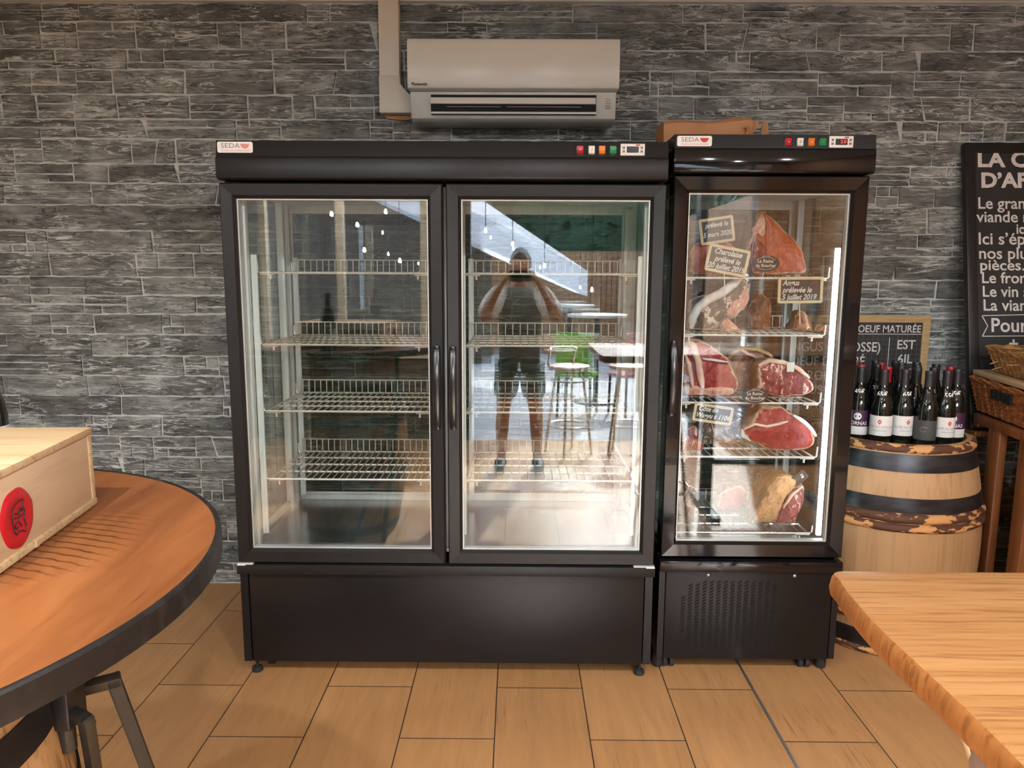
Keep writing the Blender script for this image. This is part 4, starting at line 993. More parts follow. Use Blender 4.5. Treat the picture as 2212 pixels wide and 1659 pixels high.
stroke([(.016, .022), (.009, .024), (-.006, .021), (-.016, .014), (-.017, .004), (-.014, -.016), (-.009, -.022), (-.002, -.018), (.008, -.021), (.014, -.025), (.017, -.016), (.013, -.005), (.016, .006), (.012, .013), (.016, .022)])
stroke([(.013, .013), (.009, .007), (.005, .014), (-.002, .006), (-.010, .010)]); stroke([(.011, .002), (.0, .001), (-.012, .003)]); stroke([(.004, .010), (.0, -.006), (.006, -.014)]); stroke([(-.004, -.004), (-.011, -.008), (-.009, -.014), (-.002, -.012)])
em.build('emblem', 'ink_black', sl_)
e = at(8, 890, Y=1.335); make_bottle('wine_bottle', 'dark wine bottle at the left picture edge, behind the wine crate', (e.x-.0425, 1.335, TZ), 'capblack', 'vatican', -.5, '')['group'] = 'wine bottles on the round table'

# oak table at the right
OT = thing('oak_table', 'thick oiled oak table top in the right foreground', 'table', (1.3, .7, 0))
def oak_top():
    x0, x1, y0, y1, z0, z1 = .470, 2.2, .28, 1.088, 1.010, 1.05; r = .016; mb = MB()
    poly = [(x1, y0), (x1, y1)]+[(x0+.012+r-r*math.sin(a), y1-r+r*math.cos(a)) for a in [i*PI/2/5 for i in range(6)]]
    for i in range(22):
        y = y1-.03-(y1-.03-y0)*i/21; poly.append((x0+.006*noise.noise(Vector((y*5, 0, 3)))-.006*(1-i/21)*0+.010*math.exp(-i*.6), y))
    n = len(poly); c = Vector((1.3, .7)); vs = []
    rings = [(z0, .006), (z0+.006, .001), (z0+.018, -.0015), (z1-.006, .001), (z1-.001, .004), (z1, .007)]
    for z, ins in rings:
        for x, y in poly:
            d = Vector((x, y))-c; k = 1-ins/max(abs(d.x), abs(d.y)); vs.append((c.x+d.x*k, c.y+d.y*k, z))
    fs = [(i*n+k, i*n+(k+1) % n, (i+1)*n+(k+1) % n, (i+1)*n+k) for i in range(len(rings)-1) for k in range(n)]
    fs += [tuple(range(n-1, -1, -1)), tuple((len(rings)-1)*n+k for k in range(n))]
    return mb.add(vs, fs)
ob = oak_top().build('table_top', ['oak', 'oakend'], OT, smooth=True)
for p in ob.data.polygons:
    if abs(p.normal.z) < .6: p.material_index = 1
for x in (1.22, 2.0):
    MB().box(x-.035, x+.035, .65, .72, .04, 1.01).build('leg', 'dkgreen', OT, bevel=.003)
    MB().box(x-.03, x+.03, .40, .97, 0, .04).build('foot_bar', 'dkgreen', OT, bevel=.003)
    MB().box(x-.03, x+.03, .36, 1.0, .985, 1.0095).build('top_bar', 'dkgreen', OT, bevel=.003)
MB().box(1.255, 1.965, .67, .70, .30, .34).build('stretcher', 'dkgreen', OT, bevel=.003)

def make_stool(name, label, loc, rz):
    t = thing(name, label, 'bar stool', loc, rz, 'chrome bar stools')
    MB().lathe([(.001, .715), (.150, .715), (.168, .722), (.172, .735), (.166, .748), (.14, .753), (.001, .755)], (0, 0, 0), 40).build('seat', 'seat', t, local=True, smooth=True)
    for a in (45, 135, 225, 315):
        c_, s_ = math.cos(math.radians(a)), math.sin(math.radians(a)); MB().tube([(c_*.11, s_*.11, .715), (c_*.15, s_*.15, .40), (c_*.20, s_*.20, .0)], .011, 12).build('leg', 'chrome', t, local=True, smooth=True)
    MB().tube([(.172*math.cos(2*PI*k/32), .172*math.sin(2*PI*k/32), .24) for k in range(32)], .009, 8, closed=True).build('footrest', 'chrome', t, local=True, smooth=True)
    bk = [(-.115, .105, .70), (-.13, .13, .76)]+[(.15*math.sin(a), .02+.15*math.cos(a), .885) for a in [-1.1+i*2.2/12 for i in range(13)]]+[(.13, .13, .76), (.115, .105, .70)]
    MB().tube(bk, .011, 10).build('backrest', 'chrome', t, local=True, smooth=True)
    return t
s1 = make_stool('bar_stool', 'pale-seated chrome bar stool tucked under the oak table at the bottom right', (.868, .985, 0), 0)
for x, y, a, d in ((.44, -.95, 2.6, 'chrome bar stool by the doorway, nearest the photographer, seen only as a reflection'), (.95, -1.0, 3.4, 'chrome bar stool farther right by the doorway, seen only as a reflection')):
    c_ = copy_tree(s1); c_.location = (x, y, 0); c_.rotation_euler.z = a; c_['label'] = d

# ---------------------------------------------------------------- meat in the narrow cabinet
def resample(P, n):
    P = [Vector(p) for p in P]; L = [(P[(i+1) % len(P)]-P[i]).length for i in range(len(P))]; T_ = sum(L); out = []; i = 0; acc = 0
    for k in range(n):
        s_ = T_*k/n
        while acc+L[i] < s_: acc += L[i]; i += 1
        out.append(P[i].lerp(P[(i+1) % len(P)], (s_-acc)/L[i]))
    for _ in range(2): out = [(out[k-1]+out[k]*2+out[(k+1) % n])/4 for k in range(n)]
    return out
def slab(root, name, px, Y, depth, m, zb=None, bulge=.012, seed=0, rim0=.0, shift=None):
    P = [at(x, y, Y=Y) for x, y in px]; P = [Vector((p.x, p.z)) for p in P]
    if zb is not None: shift = zb+.006-min(p.y for p in P)
    P = [Vector((p.x, p.y+(shift or 0))) for p in P]
    O = resample(P, 48); c = sum(O, Vector((0, 0)))/48; vs = []; rim = []
    layers = [(.0, -bulge, 0), (.2, -bulge*.98, 0), (.4, -bulge*.85, 0), (.6, -bulge*.62, 0), (.78, -bulge*.35, .02), (.88, -bulge*.1, .18), (.95, .004, .45), (1, .014, .72), (1.01, depth*.25, .95), (1.0, depth*.6, 1), (.93, depth*.9, 1), (.7, depth, 1), (0.0, depth, 1)]
    for s_, y, r in layers:
        for k, o in enumerate(O):
            q = c+(o-c)*s_; d = noise.noise(Vector((q.x*26+seed, q.y*26, y*26)))*.010+noise.noise(Vector((q.x*80+seed, q.y*80, y*80)))*.005
            dd = (o-c).normalized(); x, z = q.x+dd.x*d*(s_ > .8), q.y+dd.y*d*(s_ > .8)
            if zb is not None: z = max(z, zb+.0055)
            vs.append((x, Y+y+(d if s_ > 0 else 0)*.8, z)); rim.append(min(1, r+rim0))
    fs = [(i*48+k, (i+1)*48+k, (i+1)*48+(k+1) % 48, i*48+(k+1) % 48) for i in range(len(layers)-1) for k in range(48)]
    mb = MB().add(vs, fs); ob = mb.build(name, m, root, smooth=True)
    a_ = ob.data.attributes.new('rim', 'FLOAT', 'POINT'); a_.data.foreach_set('value', rim)
    return ob, shift
def pxtube(root, name, px, Y, r, m, dz=0):
    P = [at(x, y, Y=Y)+Vector((0, 0, dz or 0)) for x, y in px]; Q = []
    for i in range(len(P)-1):
        for k in range(4): Q.append(P[i].lerp(P[i+1], k/4)+Vector((noise.noise(P[i]*50+Vector((k, 0, 0))), 0, noise.noise(P[i]*50+Vector((0, k, 0)))))*r*.25)
    Q.append(P[-1]); n = len(Q)
    return MB().tube(Q, [r*(.45+.55*min(1, min(i, n-1-i)/2.5)) for i in range(n)], 10).build(name, m, root, smooth=True)
GR = 'cuts of beef in the narrow refrigerator'
def meat(label, px, Y, depth, m, zb, cut='beef_cut', **k):
    c = at(sum(p[0] for p in px)/len(px), 800, Y=Y).x
    t = thing(cut, label, 'meat', (c, Y+depth/2, zb), 0, GR); o, sh = slab(t, 'cut_face', px, Y, depth, m, zb, seed=len(label)*3.1, **k)
    return t, sh
Z1, Z2, Z3, Z4, Z5 = 1.4965, 1.2875, 1.0335, .826, .527
t, sh = meat('tall triangular orange-red beef piece on the top meat shelf', [(1641, 458), (1655, 462), (1668, 478), (1690, 497), (1715, 522), (1733, 545), (1741, 570), (1750, 600), (1625, 602), (1615, 580), (1614, 555), (1622, 520), (1630, 490)], 2.83, .17, 'meat_orange', Z1)
slab(t, 'lean_face', [(1630, 515), (1645, 524), (1654, 540), (1657, 600), (1626, 600), (1620, 560)], 2.820, .03, 'meat_marb', shift=sh, bulge=.004)
slab(t, 'fat_cap', [(1644, 468), (1653, 474), (1656, 505), (1650, 524), (1638, 508), (1626, 515), (1617, 545), (1613, 552), (1625, 505)], 2.818, .03, 'meat_pale', shift=sh, bulge=.004)
pxtube(t, 'fat_or_sheen_line', [(1652, 463), (1657, 490), (1656, 530), (1657, 570), (1662, 598)], 2.813, .004, 'meat_orange', sh)
meat('dark orange beef piece with pale fat at the left of the top meat shelf', [(1489, 548), (1500, 535), (1530, 527), (1570, 530), (1600, 545), (1611, 570), (1613, 602), (1489, 602)], 2.80, .2, 'meat_orange', Z1)
t, sh = meat('large black-crusted aged loin with a thick white fat strip, second shelf left', [(1484, 722), (1485, 680), (1495, 655), (1520, 645), (1550, 636), (1580, 618), (1605, 606), (1622, 614), (1614, 645), (1598, 662), (1575, 680), (1562, 700), (1556, 722)], 2.80, .17, 'meat_dark', Z2)
pxtube(t, 'white_fat_strip', [(1492, 716), (1496, 695), (1508, 672), (1530, 654), (1558, 641), (1580, 624), (1600, 610)], 2.775, .017, 'bonewhite', sh)
slab(t, 'lean_side', [(1575, 660), (1600, 640), (1622, 618), (1620, 650), (1604, 680), (1580, 700), (1566, 690)], 2.80, .05, 'meat_pale', shift=sh)
meat('small pale pink fatty piece at the front of the second shelf', [(1560, 722), (1562, 702), (1571, 688), (1581, 697), (1594, 710), (1602, 722)], 2.735, .05, 'meat_pale', Z2)
meat('upright brown dried cut in the middle of the second shelf', [(1612, 722), (1618, 672), (1640, 645), (1662, 655), (1668, 690), (1664, 722)], 2.90, .12, 'meat_brown', Z2)
meat('knobbly brown bone end right of the middle on the second shelf', [(1708, 724), (1718, 700), (1730, 680), (1744, 688), (1752, 702), (1757, 724)], 2.80, .08, 'meat_brown', Z2)
meat('small brown trimming at the right end of the second shelf', [(1760, 724), (1765, 712), (1778, 706), (1792, 724)], 2.80, .08, 'meat_brown', Z2)
t, sh = meat('big bright red rib cut with curved white bones on the third shelf left', [(1477, 868), (1478, 742), (1492, 737), (1508, 742), (1535, 756), (1562, 775), (1580, 795), (1592, 820), (1598, 845), (1596, 862), (1580, 868)], 2.80, .19, 'meat_red', Z3)
pxtube(t, 'rib_bone', [(1484, 745), (1498, 762), (1507, 790), (1512, 820), (1518, 850)], 2.775, .0135, 'bone', sh)
pxtube(t, 'rib_bone', [(1479, 776), (1489, 800), (1493, 828), (1496, 850)], 2.778, .008, 'bone', sh)
slab(t, 'fat_edge', [(1479, 866), (1479, 838), (1500, 842), (1522, 850), (1560, 846), (1590, 850), (1586, 866)], 2.790, .03, 'meat_pale', shift=sh, bulge=.004)
pxtube(t, 'fat_or_sheen_line', [(1516, 786), (1540, 789), (1572, 794)], 2.776, .005, 'bonewhite', sh)  # white sheen on the cut, modelled as a strip in the fat colour
t, sh = meat('brown aged rib rack behind the red cuts on the third shelf', [(1570, 850), (1565, 790), (1580, 770), (1600, 762), (1640, 760), (1668, 772), (1685, 792), (1675, 820), (1668, 852)], 2.95, .13, 'meat_brown', Z3)
pxtube(t, 'rib_bone', [(1578, 772), (1605, 760), (1635, 762), (1660, 772), (1676, 790)], 2.932, .007, 'palewood', sh)
pxtube(t, 'rib_bone', [(1592, 758), (1615, 772), (1640, 782), (1664, 794)], 2.93, .006, 'bone', sh)
t, sh = meat('dark red marbled steak piece with cream rind on the third shelf right', [(1640, 856), (1640, 820), (1636, 797), (1655, 785), (1690, 788), (1715, 798), (1740, 815), (1758, 835), (1763, 850), (1745, 862), (1690, 866)], 2.79, .15, 'meat_marb', Z3)
pxtube(t, 'rind', [(1638, 797), (1660, 786), (1692, 790), (1722, 803), (1748, 824)], 2.785, .009, 'bone', sh)
a = at(1707, 800, Y=2.775); MB().box(a.x-.014, a.x+.014, 2.773, 2.775, a.z-.018+sh, a.z+.018+sh).build('paper_tag', 'paper', t)
meat('small marbled piece at the left end of the fourth shelf', [(1470, 985), (1472, 955), (1485, 935), (1500, 926), (1510, 940), (1508, 962), (1522, 968), (1518, 985)], 2.76, .08, 'meat_marb', Z4)
meat('dark dry rib section below the tilted slate tag, fourth shelf', [(1514, 978), (1512, 935), (1530, 918), (1565, 920), (1588, 935), (1594, 976)], 2.88, .12, 'meat_dark', Z4)
t, sh = meat('large fresh red steak with fat edge on the fourth shelf right', [(1600, 957), (1601, 936), (1615, 925), (1632, 915), (1634, 898), (1650, 888), (1675, 885), (1700, 893), (1712, 908), (1735, 918), (1755, 938), (1765, 958), (1760, 976), (1735, 983), (1690, 984), (1652, 982), (1630, 968)], 2.78, .13, 'meat_red', Z4, bulge=.018)
pxtube(t, 'fat_or_sheen_line', [(1606, 938), (1630, 926), (1655, 931), (1680, 926), (1702, 920)], 2.762, .0055, 'bone', sh)
pxtube(t, 'fat_edge', [(1712, 907), (1732, 918), (1750, 934), (1762, 952)], 2.782, .009, 'bonewhite', sh)
pxtube(t, 'fat_edge', [(1602, 936), (1604, 950), (1620, 962)], 2.782, .008, 'bonewhite', sh)
t, sh = meat('roast with tan fat cap and rib ends on the bottom rack right', [(1622, 1165), (1640, 1120), (1668, 1075), (1680, 1060), (1705, 1061), (1722, 1068), (1720, 1082), (1704, 1094), (1694, 1112), (1682, 1138), (1670, 1165)], 2.79, .16, 'meat_tan', Z5, bulge=.02)
slab(t, 'rib_face', [(1668, 1165), (1682, 1132), (1696, 1107), (1720, 1080), (1737, 1080), (1737, 1112), (1724, 1142), (1714, 1165)], 2.81, .12, 'meat_marb', shift=sh, bulge=.008)
pxtube(t, 'rib_bone', [(1690, 1130), (1708, 1102), (1732, 1082)], 2.798, .006, 'bone', sh)
meat('dark crusted piece standing on the bottom rack left', [(1478, 1165), (1475, 1105), (1490, 1078), (1505, 1092), (1508, 1130), (1501, 1165)], 2.80, .12, 'meat_dark', Z5)
meat('pale pink beef cut at the back of the bottom rack', [(1548, 1120), (1556, 1085), (1575, 1068), (1600, 1066), (1616, 1076), (1615, 1098), (1600, 1120)], 2.95, .12, 'meat_red', Z5)

def slate_tag(label, c4, Y, lines, skew, frame_m='tagframe', size=.028, cat='sign', name='slate_price_tag'):
    P = [at(x, y, Y=Y) for x, y in c4]; c = sum(P, Vector())/4; r = ((P[1]-P[0])+(P[2]-P[3])).normalized(); u = ((P[0]-P[3])+(P[1]-P[2])).normalized()
    u = (u-r*u.dot(r)).normalized(); W_ = ((P[1]-P[0]).length+(P[2]-P[3]).length)/2; H_ = ((P[0]-P[3]).length+(P[1]-P[2]).length)/2
    t = thing(name, label, cat, c, 0, 'slate tags in the narrow refrigerator'); n = r.cross(u)
    def ringpts(ins, o, rad):
        pts = []; hw, hh = W_/2-ins, H_/2-ins
        for sx_, sz_, a0 in ((1, 1, 0), (-1, 1, PI/2), (-1, -1, PI), (1, -1, 1.5*PI)):
            for k in range(4):
                a = a0+k*PI/6; pts.append(c+r*(sx_*(hw-rad)+rad*math.cos(a))+u*(sz_*(hh-rad)+rad*math.sin(a))+n*o)
        return pts
    rings = [ringpts(0, 0, .007), ringpts(0, .006, .007), ringpts(.010, .006, .002), ringpts(.010, .002, .002)]
    vs = [p for q in rings for p in q]; N = 16
    fs = [(i*N+k, i*N+(k+1) % N, ((i+1) % 4)*N+(k+1) % N, ((i+1) % 4)*N+k) for i in range(4) for k in range(N)]
    MB().add(vs, fs).build('frame', frame_m, t)
    q = ringpts(.009, .003, .002); q2 = ringpts(.009, .0005, .002)
    sl = MB().add(q+q2, [tuple(range(N)), tuple(range(2*N-1, N-1, -1))]+[(k, N+k, N+(k+1) % N, (k+1) % N) for k in range(N)]).build('slate', 'slate', t)
    m_ = len(lines)
    for i, (s_, dx) in enumerate(lines):
        o = c+u*(H_*.27*(1 if m_ == 3 else .8)-i*(H_*.27 if m_ == 3 else H_*.36))+r*dx+n*.003
        text('chalk_line', s_, 'chalk', sl, o, size, right=r, up=u, shear=.28, bold=.0006, sx=.86, lift=.0006)
    a = c-u*(H_/2-.004); b_ = at(*skew, Y=Y+.04)
    MB().tube([a, b_], .0016, 6).build('skewer', 'whitewire', t)
    return t
slate_tag('framed slate tag reading Charolaise, tilted on a skewer at upper left', [(1533, 525), (1622, 543), (1608, 600), (1520, 583)], 2.712, [('Charolaise', -.003), ('prélevé le', .0), ('20 juillet 2019', .0)], (1566, 655), size=.0275)
slate_tag('framed slate tag reading Angus at the right of the second shelf', [(1680, 599), (1779, 597), (1774, 655), (1679, 655)], 2.712, [('Angus', -.035), ('prélevée le', -.012), ('5 juillet 2019', -.004)], (1728, 700), size=.0275)
slate_tag('framed slate tag reading Côte de Wagyu, tilted above the fourth shelf', [(1505, 870), (1589, 881), (1574, 919), (1490, 906)], 2.712, [('Côte de', -.02), ('Wagyu à 110€', .002)], (1545, 945), size=.0255)
slate_tag('framed slate tag half hidden behind the tilted Charolaise one', [(1520, 475), (1590, 465), (1580, 519), (1502, 531)], 2.79, [('prélevé le', .0), ('5 mars 2020', .0)], (1545, 560), size=.0245)
slate_tag('small black tag turned sideways above the tan roast', [(1721, 1007), (1734, 1022), (1731, 1058), (1717, 1041)], 2.80, [('2 kg', 0)], (1722, 1078), frame_m='ink_black', size=.012)
def oval_tag(label, px, py, rx, rz, Y):
    c = at(px, py, Y=Y); t = thing('oval_tag', label, 'sign', c, 0, 'oval tags in the narrow refrigerator'); N = 40
    mb = MB().prism([(c.x+rx*math.cos(2*PI*k/N), c.z+rz*math.sin(2*PI*k/N)) for k in range(N)], Y-.002, Y+.001, 'Y'); b_ = mb.build('plate', 'ink_black', t)
    text('lettering', 'La Reine', 'chalk', b_, (c.x-.002, Y-.002, c.z+.008), .0175, sx=.95, bold=.0002); text('lettering', 'du Boucher', 'chalk', b_, (c.x, Y-.002, c.z-.008), .0165, sx=.95, bold=.0002)
    a = MB()
    for s_ in (1, -1): a.tube([(c.x+rx*.78*math.cos(q), Y-.0024, c.z+s_*rz*.74*math.sin(q)) for q in [.55+i*(PI-1.1)/12 for i in range(13)]], .0007, 5)
    a.tube([(c.x-.014, Y-.0024, c.z+rz*.80), (c.x-.005, Y-.0024, c.z+rz*.93), (c.x, Y-.0024, c.z+rz*.84), (c.x+.005, Y-.0024, c.z+rz*.93), (c.x+.014, Y-.0024, c.z+rz*.80)], .0007, 5)
    a.build('line_ornament', 'chalk', b_); MB().tube([(c.x, Y+.002, c.z-rz*.9), (c.x, Y+.03, c.z-rz-.02)], .0014, 6).build('pin', 'whitewire', t)
oval_tag('black oval tag in front of the tall orange-red piece', 1654, 569, .050, .030, 2.706)
oval_tag('black oval tag at the front of the third shelf', 1631, 855, .049, .029, 2.706)

# ---------------------------------------------------------------- the photographer, whose reflection stands in the right-hand door
def skinned(verts, edges, root_i, sub=2):
    me = bpy.data.meshes.new('k'); me.from_pydata([v[:3] for v in verts], edges, []); o = bpy.data.objects.new('k', me); COL.objects.link(o)
    sk = o.modifiers.new('s', 'SKIN'); sk.use_smooth_shade = True; sk.branch_smoothing = .6
    for i, v in enumerate(verts):
        d = me.skin_vertices[0].data[i]; d.radius = (v[3], v[4] if len(v) > 4 else v[3]); d.use_root = i == root_i
    o.modifiers.new('u', 'SUBSURF').levels = sub; o.modifiers['u'].render_levels = sub
    bpy.context.view_layer.update()
    r = bpy.data.meshes.new_from_object(o.evaluated_get(bpy.context.evaluated_depsgraph_get()))
    bpy.data.objects.remove(o); return r
def person():
    root = thing('person', 'person in grey shirt, white sleeves and dark shorts holding a phone, seen only reflected', 'person', (0.02, -.42, 0))
    V = []; E = []
    def v(x, y, z, r, r2=None, link_=None):
        V.append((x, y, z, r, r2 or r)); i = len(V)-1
        if link_ is not None: E.append((link_, i))
        return i
    pel = v(.02, -.42, .90, .145, .11); ab = v(.02, -.42, 1.06, .135, .10, pel); ch = v(.02, -.405, 1.23, .155, .105, ab); up_ = v(.02, -.40, 1.34, .13, .09, ch)
    nk = v(.02, -.385, 1.42, .058, None, up_); v(.02, -.365, 1.50, .056, None, nk)
    for sg in (-1, 1):
        sh = v(.02+sg*.165, -.395, 1.345, .062, None, up_); el = v(.02+sg*.27, -.22, 1.17, .045, None, sh); fa = v(.02+sg*.205, -.13, 1.33, .038, None, el); wr = v(.02+sg*.128, -.065, 1.452, .026, .021, fa)
        pm = v(.02+sg*.105, -.050, 1.485, .026, .016, wr)
        for k, (dx, dz, L) in enumerate(((.0, .036, .055), (-.006, .022, .060), (-.010, .006, .058), (-.010, -.010, .046))):
            a = v(.02+sg*(.088+dx*.3), -.043, 1.488+dz, .0095, None, pm); b = v(.02+sg*(.072-k*.002), -.041, 1.49+dz*1.02, .0085, None, a); v(.02+sg*(.052-k*.004), -.043, 1.492+dz, .0078, None, b)
        t1 = v(.02+sg*.098, -.078, 1.472, .0115, None, pm); v(.02+sg*.074, -.082, 1.478, .0095, None, t1)
        hp = v(.02+sg*.085, -.42, .84, .098, None, pel); kn = v(.02+sg*.125, -.415, .475, .056, None, hp); cf = v(.02+sg*.135, -.44, .33, .057, None, kn); an = v(.02+sg*.14, -.445, .085, .036, None, cf); v(.02+sg*.15, -.34, .04, .04, .032, an)
    body = skinned(V, E, pel)
    bm = bmesh.new(); bm.from_mesh(body)
    # head: a shaped ovoid with brow, nose, mouth and ears, joined into the same mesh
    hc = Vector((.02, -.345, 1.575)); k0 = len(bm.verts); nu, nv = 28, 20; grid = []
    for j in range(nv+1):
        th = PI*j/nv; row = []
        for i in range(nu):
            ph = 2*PI*i/nu; x = math.sin(th)*math.cos(ph); y = math.sin(th)*math.sin(ph); z = math.cos(th)
            p = Vector((x*.075, y*.095, z*.118)); fr = max(0, y)
            if z < -.1: p.x *= 1+.22*(z+.1); p.y *= 1+.10*(z+.1)
            p.y += .024*fr**4*math.exp(-((x/.16)**2))*math.exp(-(((z+.14)/.20)**2))            # nose
            p.y -= .012*fr*(math.exp(-(((x-.36)/.17)**2))+math.exp(-(((x+.36)/.17)**2)))*math.exp(-(((z-.02)/.10)**2))   # eye sockets
            p.y += .006*fr*math.exp(-(((z+.48)/.07)**2))*math.exp(-((x/.3)**2))                   # lips
            p.x += math.copysign(.013, x)*math.exp(-(((abs(x)-1)/.10)**2))*math.exp(-(((z+.02)/.22)**2))*(1 if abs(y) < .3 else 0)   # ears
            row.append(bm.verts.new(hc+p))
        grid.append(row)
    for j in range(nv):
        for i in range(nu):
            q = [grid[j][i], grid[j+1][i], grid[j+1][(i+1) % nu], grid[j][(i+1) % nu]]
            try: bm.faces.new(q)
            except Exception: pass
    bmesh.ops.remove_doubles(bm, verts=[v_ for r_ in (grid[0], grid[-1]) for v_ in r_], dist=1e-4)
    bmesh.ops.recalc_face_normals(bm, faces=bm.faces); bm.to_mesh(body); bm.free(); body.materials.clear()
    body.name = 'body'; link('body', body, 'skin', root, smooth=True)
    hm = MB(); vs = []; fs = []; nu = 28
    for j in range(10):
        th = .52*PI*j/9
        for i in range(nu):
            ph = 2*PI*i/nu; x, y, z = math.sin(th)*math.cos(ph), math.sin(th)*math.sin(ph), math.cos(th)
            lim = 1 if y < .35 else .72
            th2 = th*lim; x, y, z = math.sin(th2)*math.cos(ph), math.sin(th2)*math.sin(ph), math.cos(th2)
            d = 1.09+.03*noise.noise(Vector((x*6, y*6, z*6)))
            vs.append(hc+Vector((x*.075*d, y*.095*d, z*.118*d)))
    for j in range(9): fs += [(j*nu+i, j*nu+(i+1) % nu, (j+1)*nu+(i+1) % nu, (j+1)*nu+i) for i in range(nu)]
    hm.add(vs, fs).build('hair', 'hair', root, smooth=True)
    for sg in (-1, 1):
        MB().lathe([(.001, .0085), (.006, .006), (.0085, 0), (.006, -.006), (.001, -.0085)], (.02+sg*.028, hc.y+.079, hc.z+.006), 14).build('eye', 'white', root, smooth=True)
    c = .02
    tor = skinned([(c, -.42, .74, .175, .145), (c, -.42, .90, .172, .14), (c, -.42, 1.06, .168, .135), (c, -.405, 1.23, .192, .14), (c, -.40, 1.36, .175, .12), (c, -.392, 1.43, .085, .078)], [(0, 1), (1, 2), (2, 3), (3, 4), (4, 5)], 0)
    tor.name = 'shirt'; tor.materials.clear(); sh_ = link('shirt', tor, 'shirt', root, smooth=True)
    for sg in (-1, 1):
        m_ = skinned([(c+sg*.08, -.40, 1.37, .085), (c+sg*.175, -.392, 1.345, .098), (c+sg*.232, -.29, 1.235, .088), (c+sg*.262, -.235, 1.185, .082)], [(0, 1), (1, 2), (2, 3)], 0); m_.name = 'sleeve'; m_.materials.clear(); link('sleeve', m_, 'sleeve', sh_, smooth=True)
    so = skinned([(c, -.42, .90, .158, .126), (c-.088, -.42, .80, .115), (c-.118, -.418, .53, .096), (c+.088, -.42, .80, .115), (c+.118, -.418, .53, .096)], [(0, 1), (1, 2), (0, 3), (3, 4)], 0); so.name = 'shorts'; so.materials.clear(); link('shorts', so, 'shorts', root, smooth=True)
    for sg in (-1, 1):
        f_ = skinned([(c+sg*.14, -.47, .055, .052, .044), (c+sg*.145, -.40, .050, .050, .044), (c+sg*.153, -.31, .040, .048, .033), (c+sg*.155, -.255, .034, .036, .026)], [(0, 1), (1, 2), (2, 3)], 0); f_.name = 'shoe'; f_.materials.clear(); link('shoe', f_, 'shoe', root, smooth=True)
person()
ph = thing('phone', 'black phone held in both hands at eye level, seen only as a reflection', 'phone', (.02, -.03, 1.49))
MB().box(-.058, .098, -.036, -.027, 1.452, 1.531).build('phone_body', 'phone', ph, bevel=.003)
MB().tube([(0, -.027, 1.5), (0, -.0245, 1.5)], .008, 18).build('lens', 'gloss_black', ph)

# ---------------------------------------------------------------- outside, known only from its reflections
def leaf_mass(name, label, cat, boxes, n, size, seed, m='grass', kind=None):
    r = random.Random(seed); mb = MB()
    for _ in range(n):
        b = r.choice(boxes); c = Vector((r.uniform(b[0], b[1]), r.uniform(b[2], b[3]), r.uniform(b[4], b[5])))
        u = Vector((r.gauss(0, 1), r.gauss(0, 1), r.gauss(0, 1))).normalized(); w_ = u.cross(Vector((r.gauss(0, 1), r.gauss(0, 1), r.gauss(0, 1)))).normalized(); s_ = size*r.uniform(.6, 1.4)
        mb.add([c-u*s_, c+w_*s_*.5, c+u*s_, c-w_*s_*.5], [(0, 1, 2, 3)])
    for b in boxes: mb.box(b[0]+.2, b[1]-.2, b[2]+(b[3]-b[2])*.35, b[3]-.1, b[4], b[5]-.25)
    o = mb.build(name, m, fix=False); tag(o, label, cat, kind=kind); return o
leaf_mass('hedge', 'tall green hedge behind the back fence, seen only as a reflection', 'hedge', [(-5, 7, -10.8, -9.6, 0, 3.3)], 4200, .17, 3)
leaf_mass('hedge', 'green shrubs showing over the side fence, seen only as a reflection', 'hedge', [(3.0, 4.2, -9, -3.5, 1.5, 3.6)], 1500, .13, 4)
pa = thing('parasol', 'large white parasol tilted outside the doorway, seen only as a reflection', 'parasol', (-2.35, -4.7, 0))
def canopy():
    cen = Vector((-.78, -4.7, 2.27)); ax = Vector((math.cos(.42), 0, -math.sin(.42))); ay = Vector((0, 1, 0)); az = ax.cross(ay)
    n = 8; R_ = 1.92; vs = [cen+az*.34]; fs = []
    for k in range(n):
        a = 2*PI*k/n+.39
        p = cen+ax*math.cos(a)*R_+ay*math.sin(a)*2.5; vs += [p, p-Vector((0, 0, .30))]
    for k in range(n):
        a, b = 1+2*k, 1+2*((k+1) % n); fs += [(0, a, b), (a, a+1, b+1, b)]
    return MB().add(vs, fs), cen, ax, ay, az, R_
cm, cen, ax_, ay_, az_, R_ = canopy(); cm.build('canopy', 'canvas', pa, fix=False)
MB().tube([(-2.35, -4.7, .06), (-2.35, -4.7, 2.75), (-2.2, -4.7, 2.95), (cen+az_*.42), (cen+az_*.33)], .035, 14).build('pole', 'white', pa, smooth=True)
MB().lathe([(.001, -.02), (.35, -.02), (.35, .05), (.05, .09), (.001, .09)], (-2.35, -4.7, 0), 28).build('base', 'dkgreen', pa)
for k in range(8):
    a = 2*PI*k/8+.39; MB().tube([cen+az_*.32, cen+ax_*math.cos(a)*R_*.99+ay_*math.sin(a)*2.47-az_*.02], .010, 6).build('rib', 'white', pa)
def terrace_table(label, x, y, h, r, m):
    t = thing('terrace_table', label, 'table', (x, y, -.02), 0, 'terrace tables')
    MB().lathe([(.001, h-.03), (r-.01, h-.03), (r, h-.015), (r-.005, h), (.001, h)], (0, 0, 0), 40).build('table_top', m, t, local=True)
    MB().lathe([(.03, .03), (.03, h-.03)], (0, 0, 0), 16).build('column', 'dkgreen', t, local=True); MB().lathe([(.001, 0), (.26, 0), (.26, .02), (.04, .045), (.001, .045)], (0, 0, 0), 28).build('foot', 'dkgreen', t, local=True)
terrace_table('white round terrace table nearer the doorway, seen only as a reflection', .95, -3.6, 1.06, .36, 'white')
terrace_table('white round terrace table farther from the doorway, seen only as a reflection', .75, -5.4, 1.10, .36, 'white')
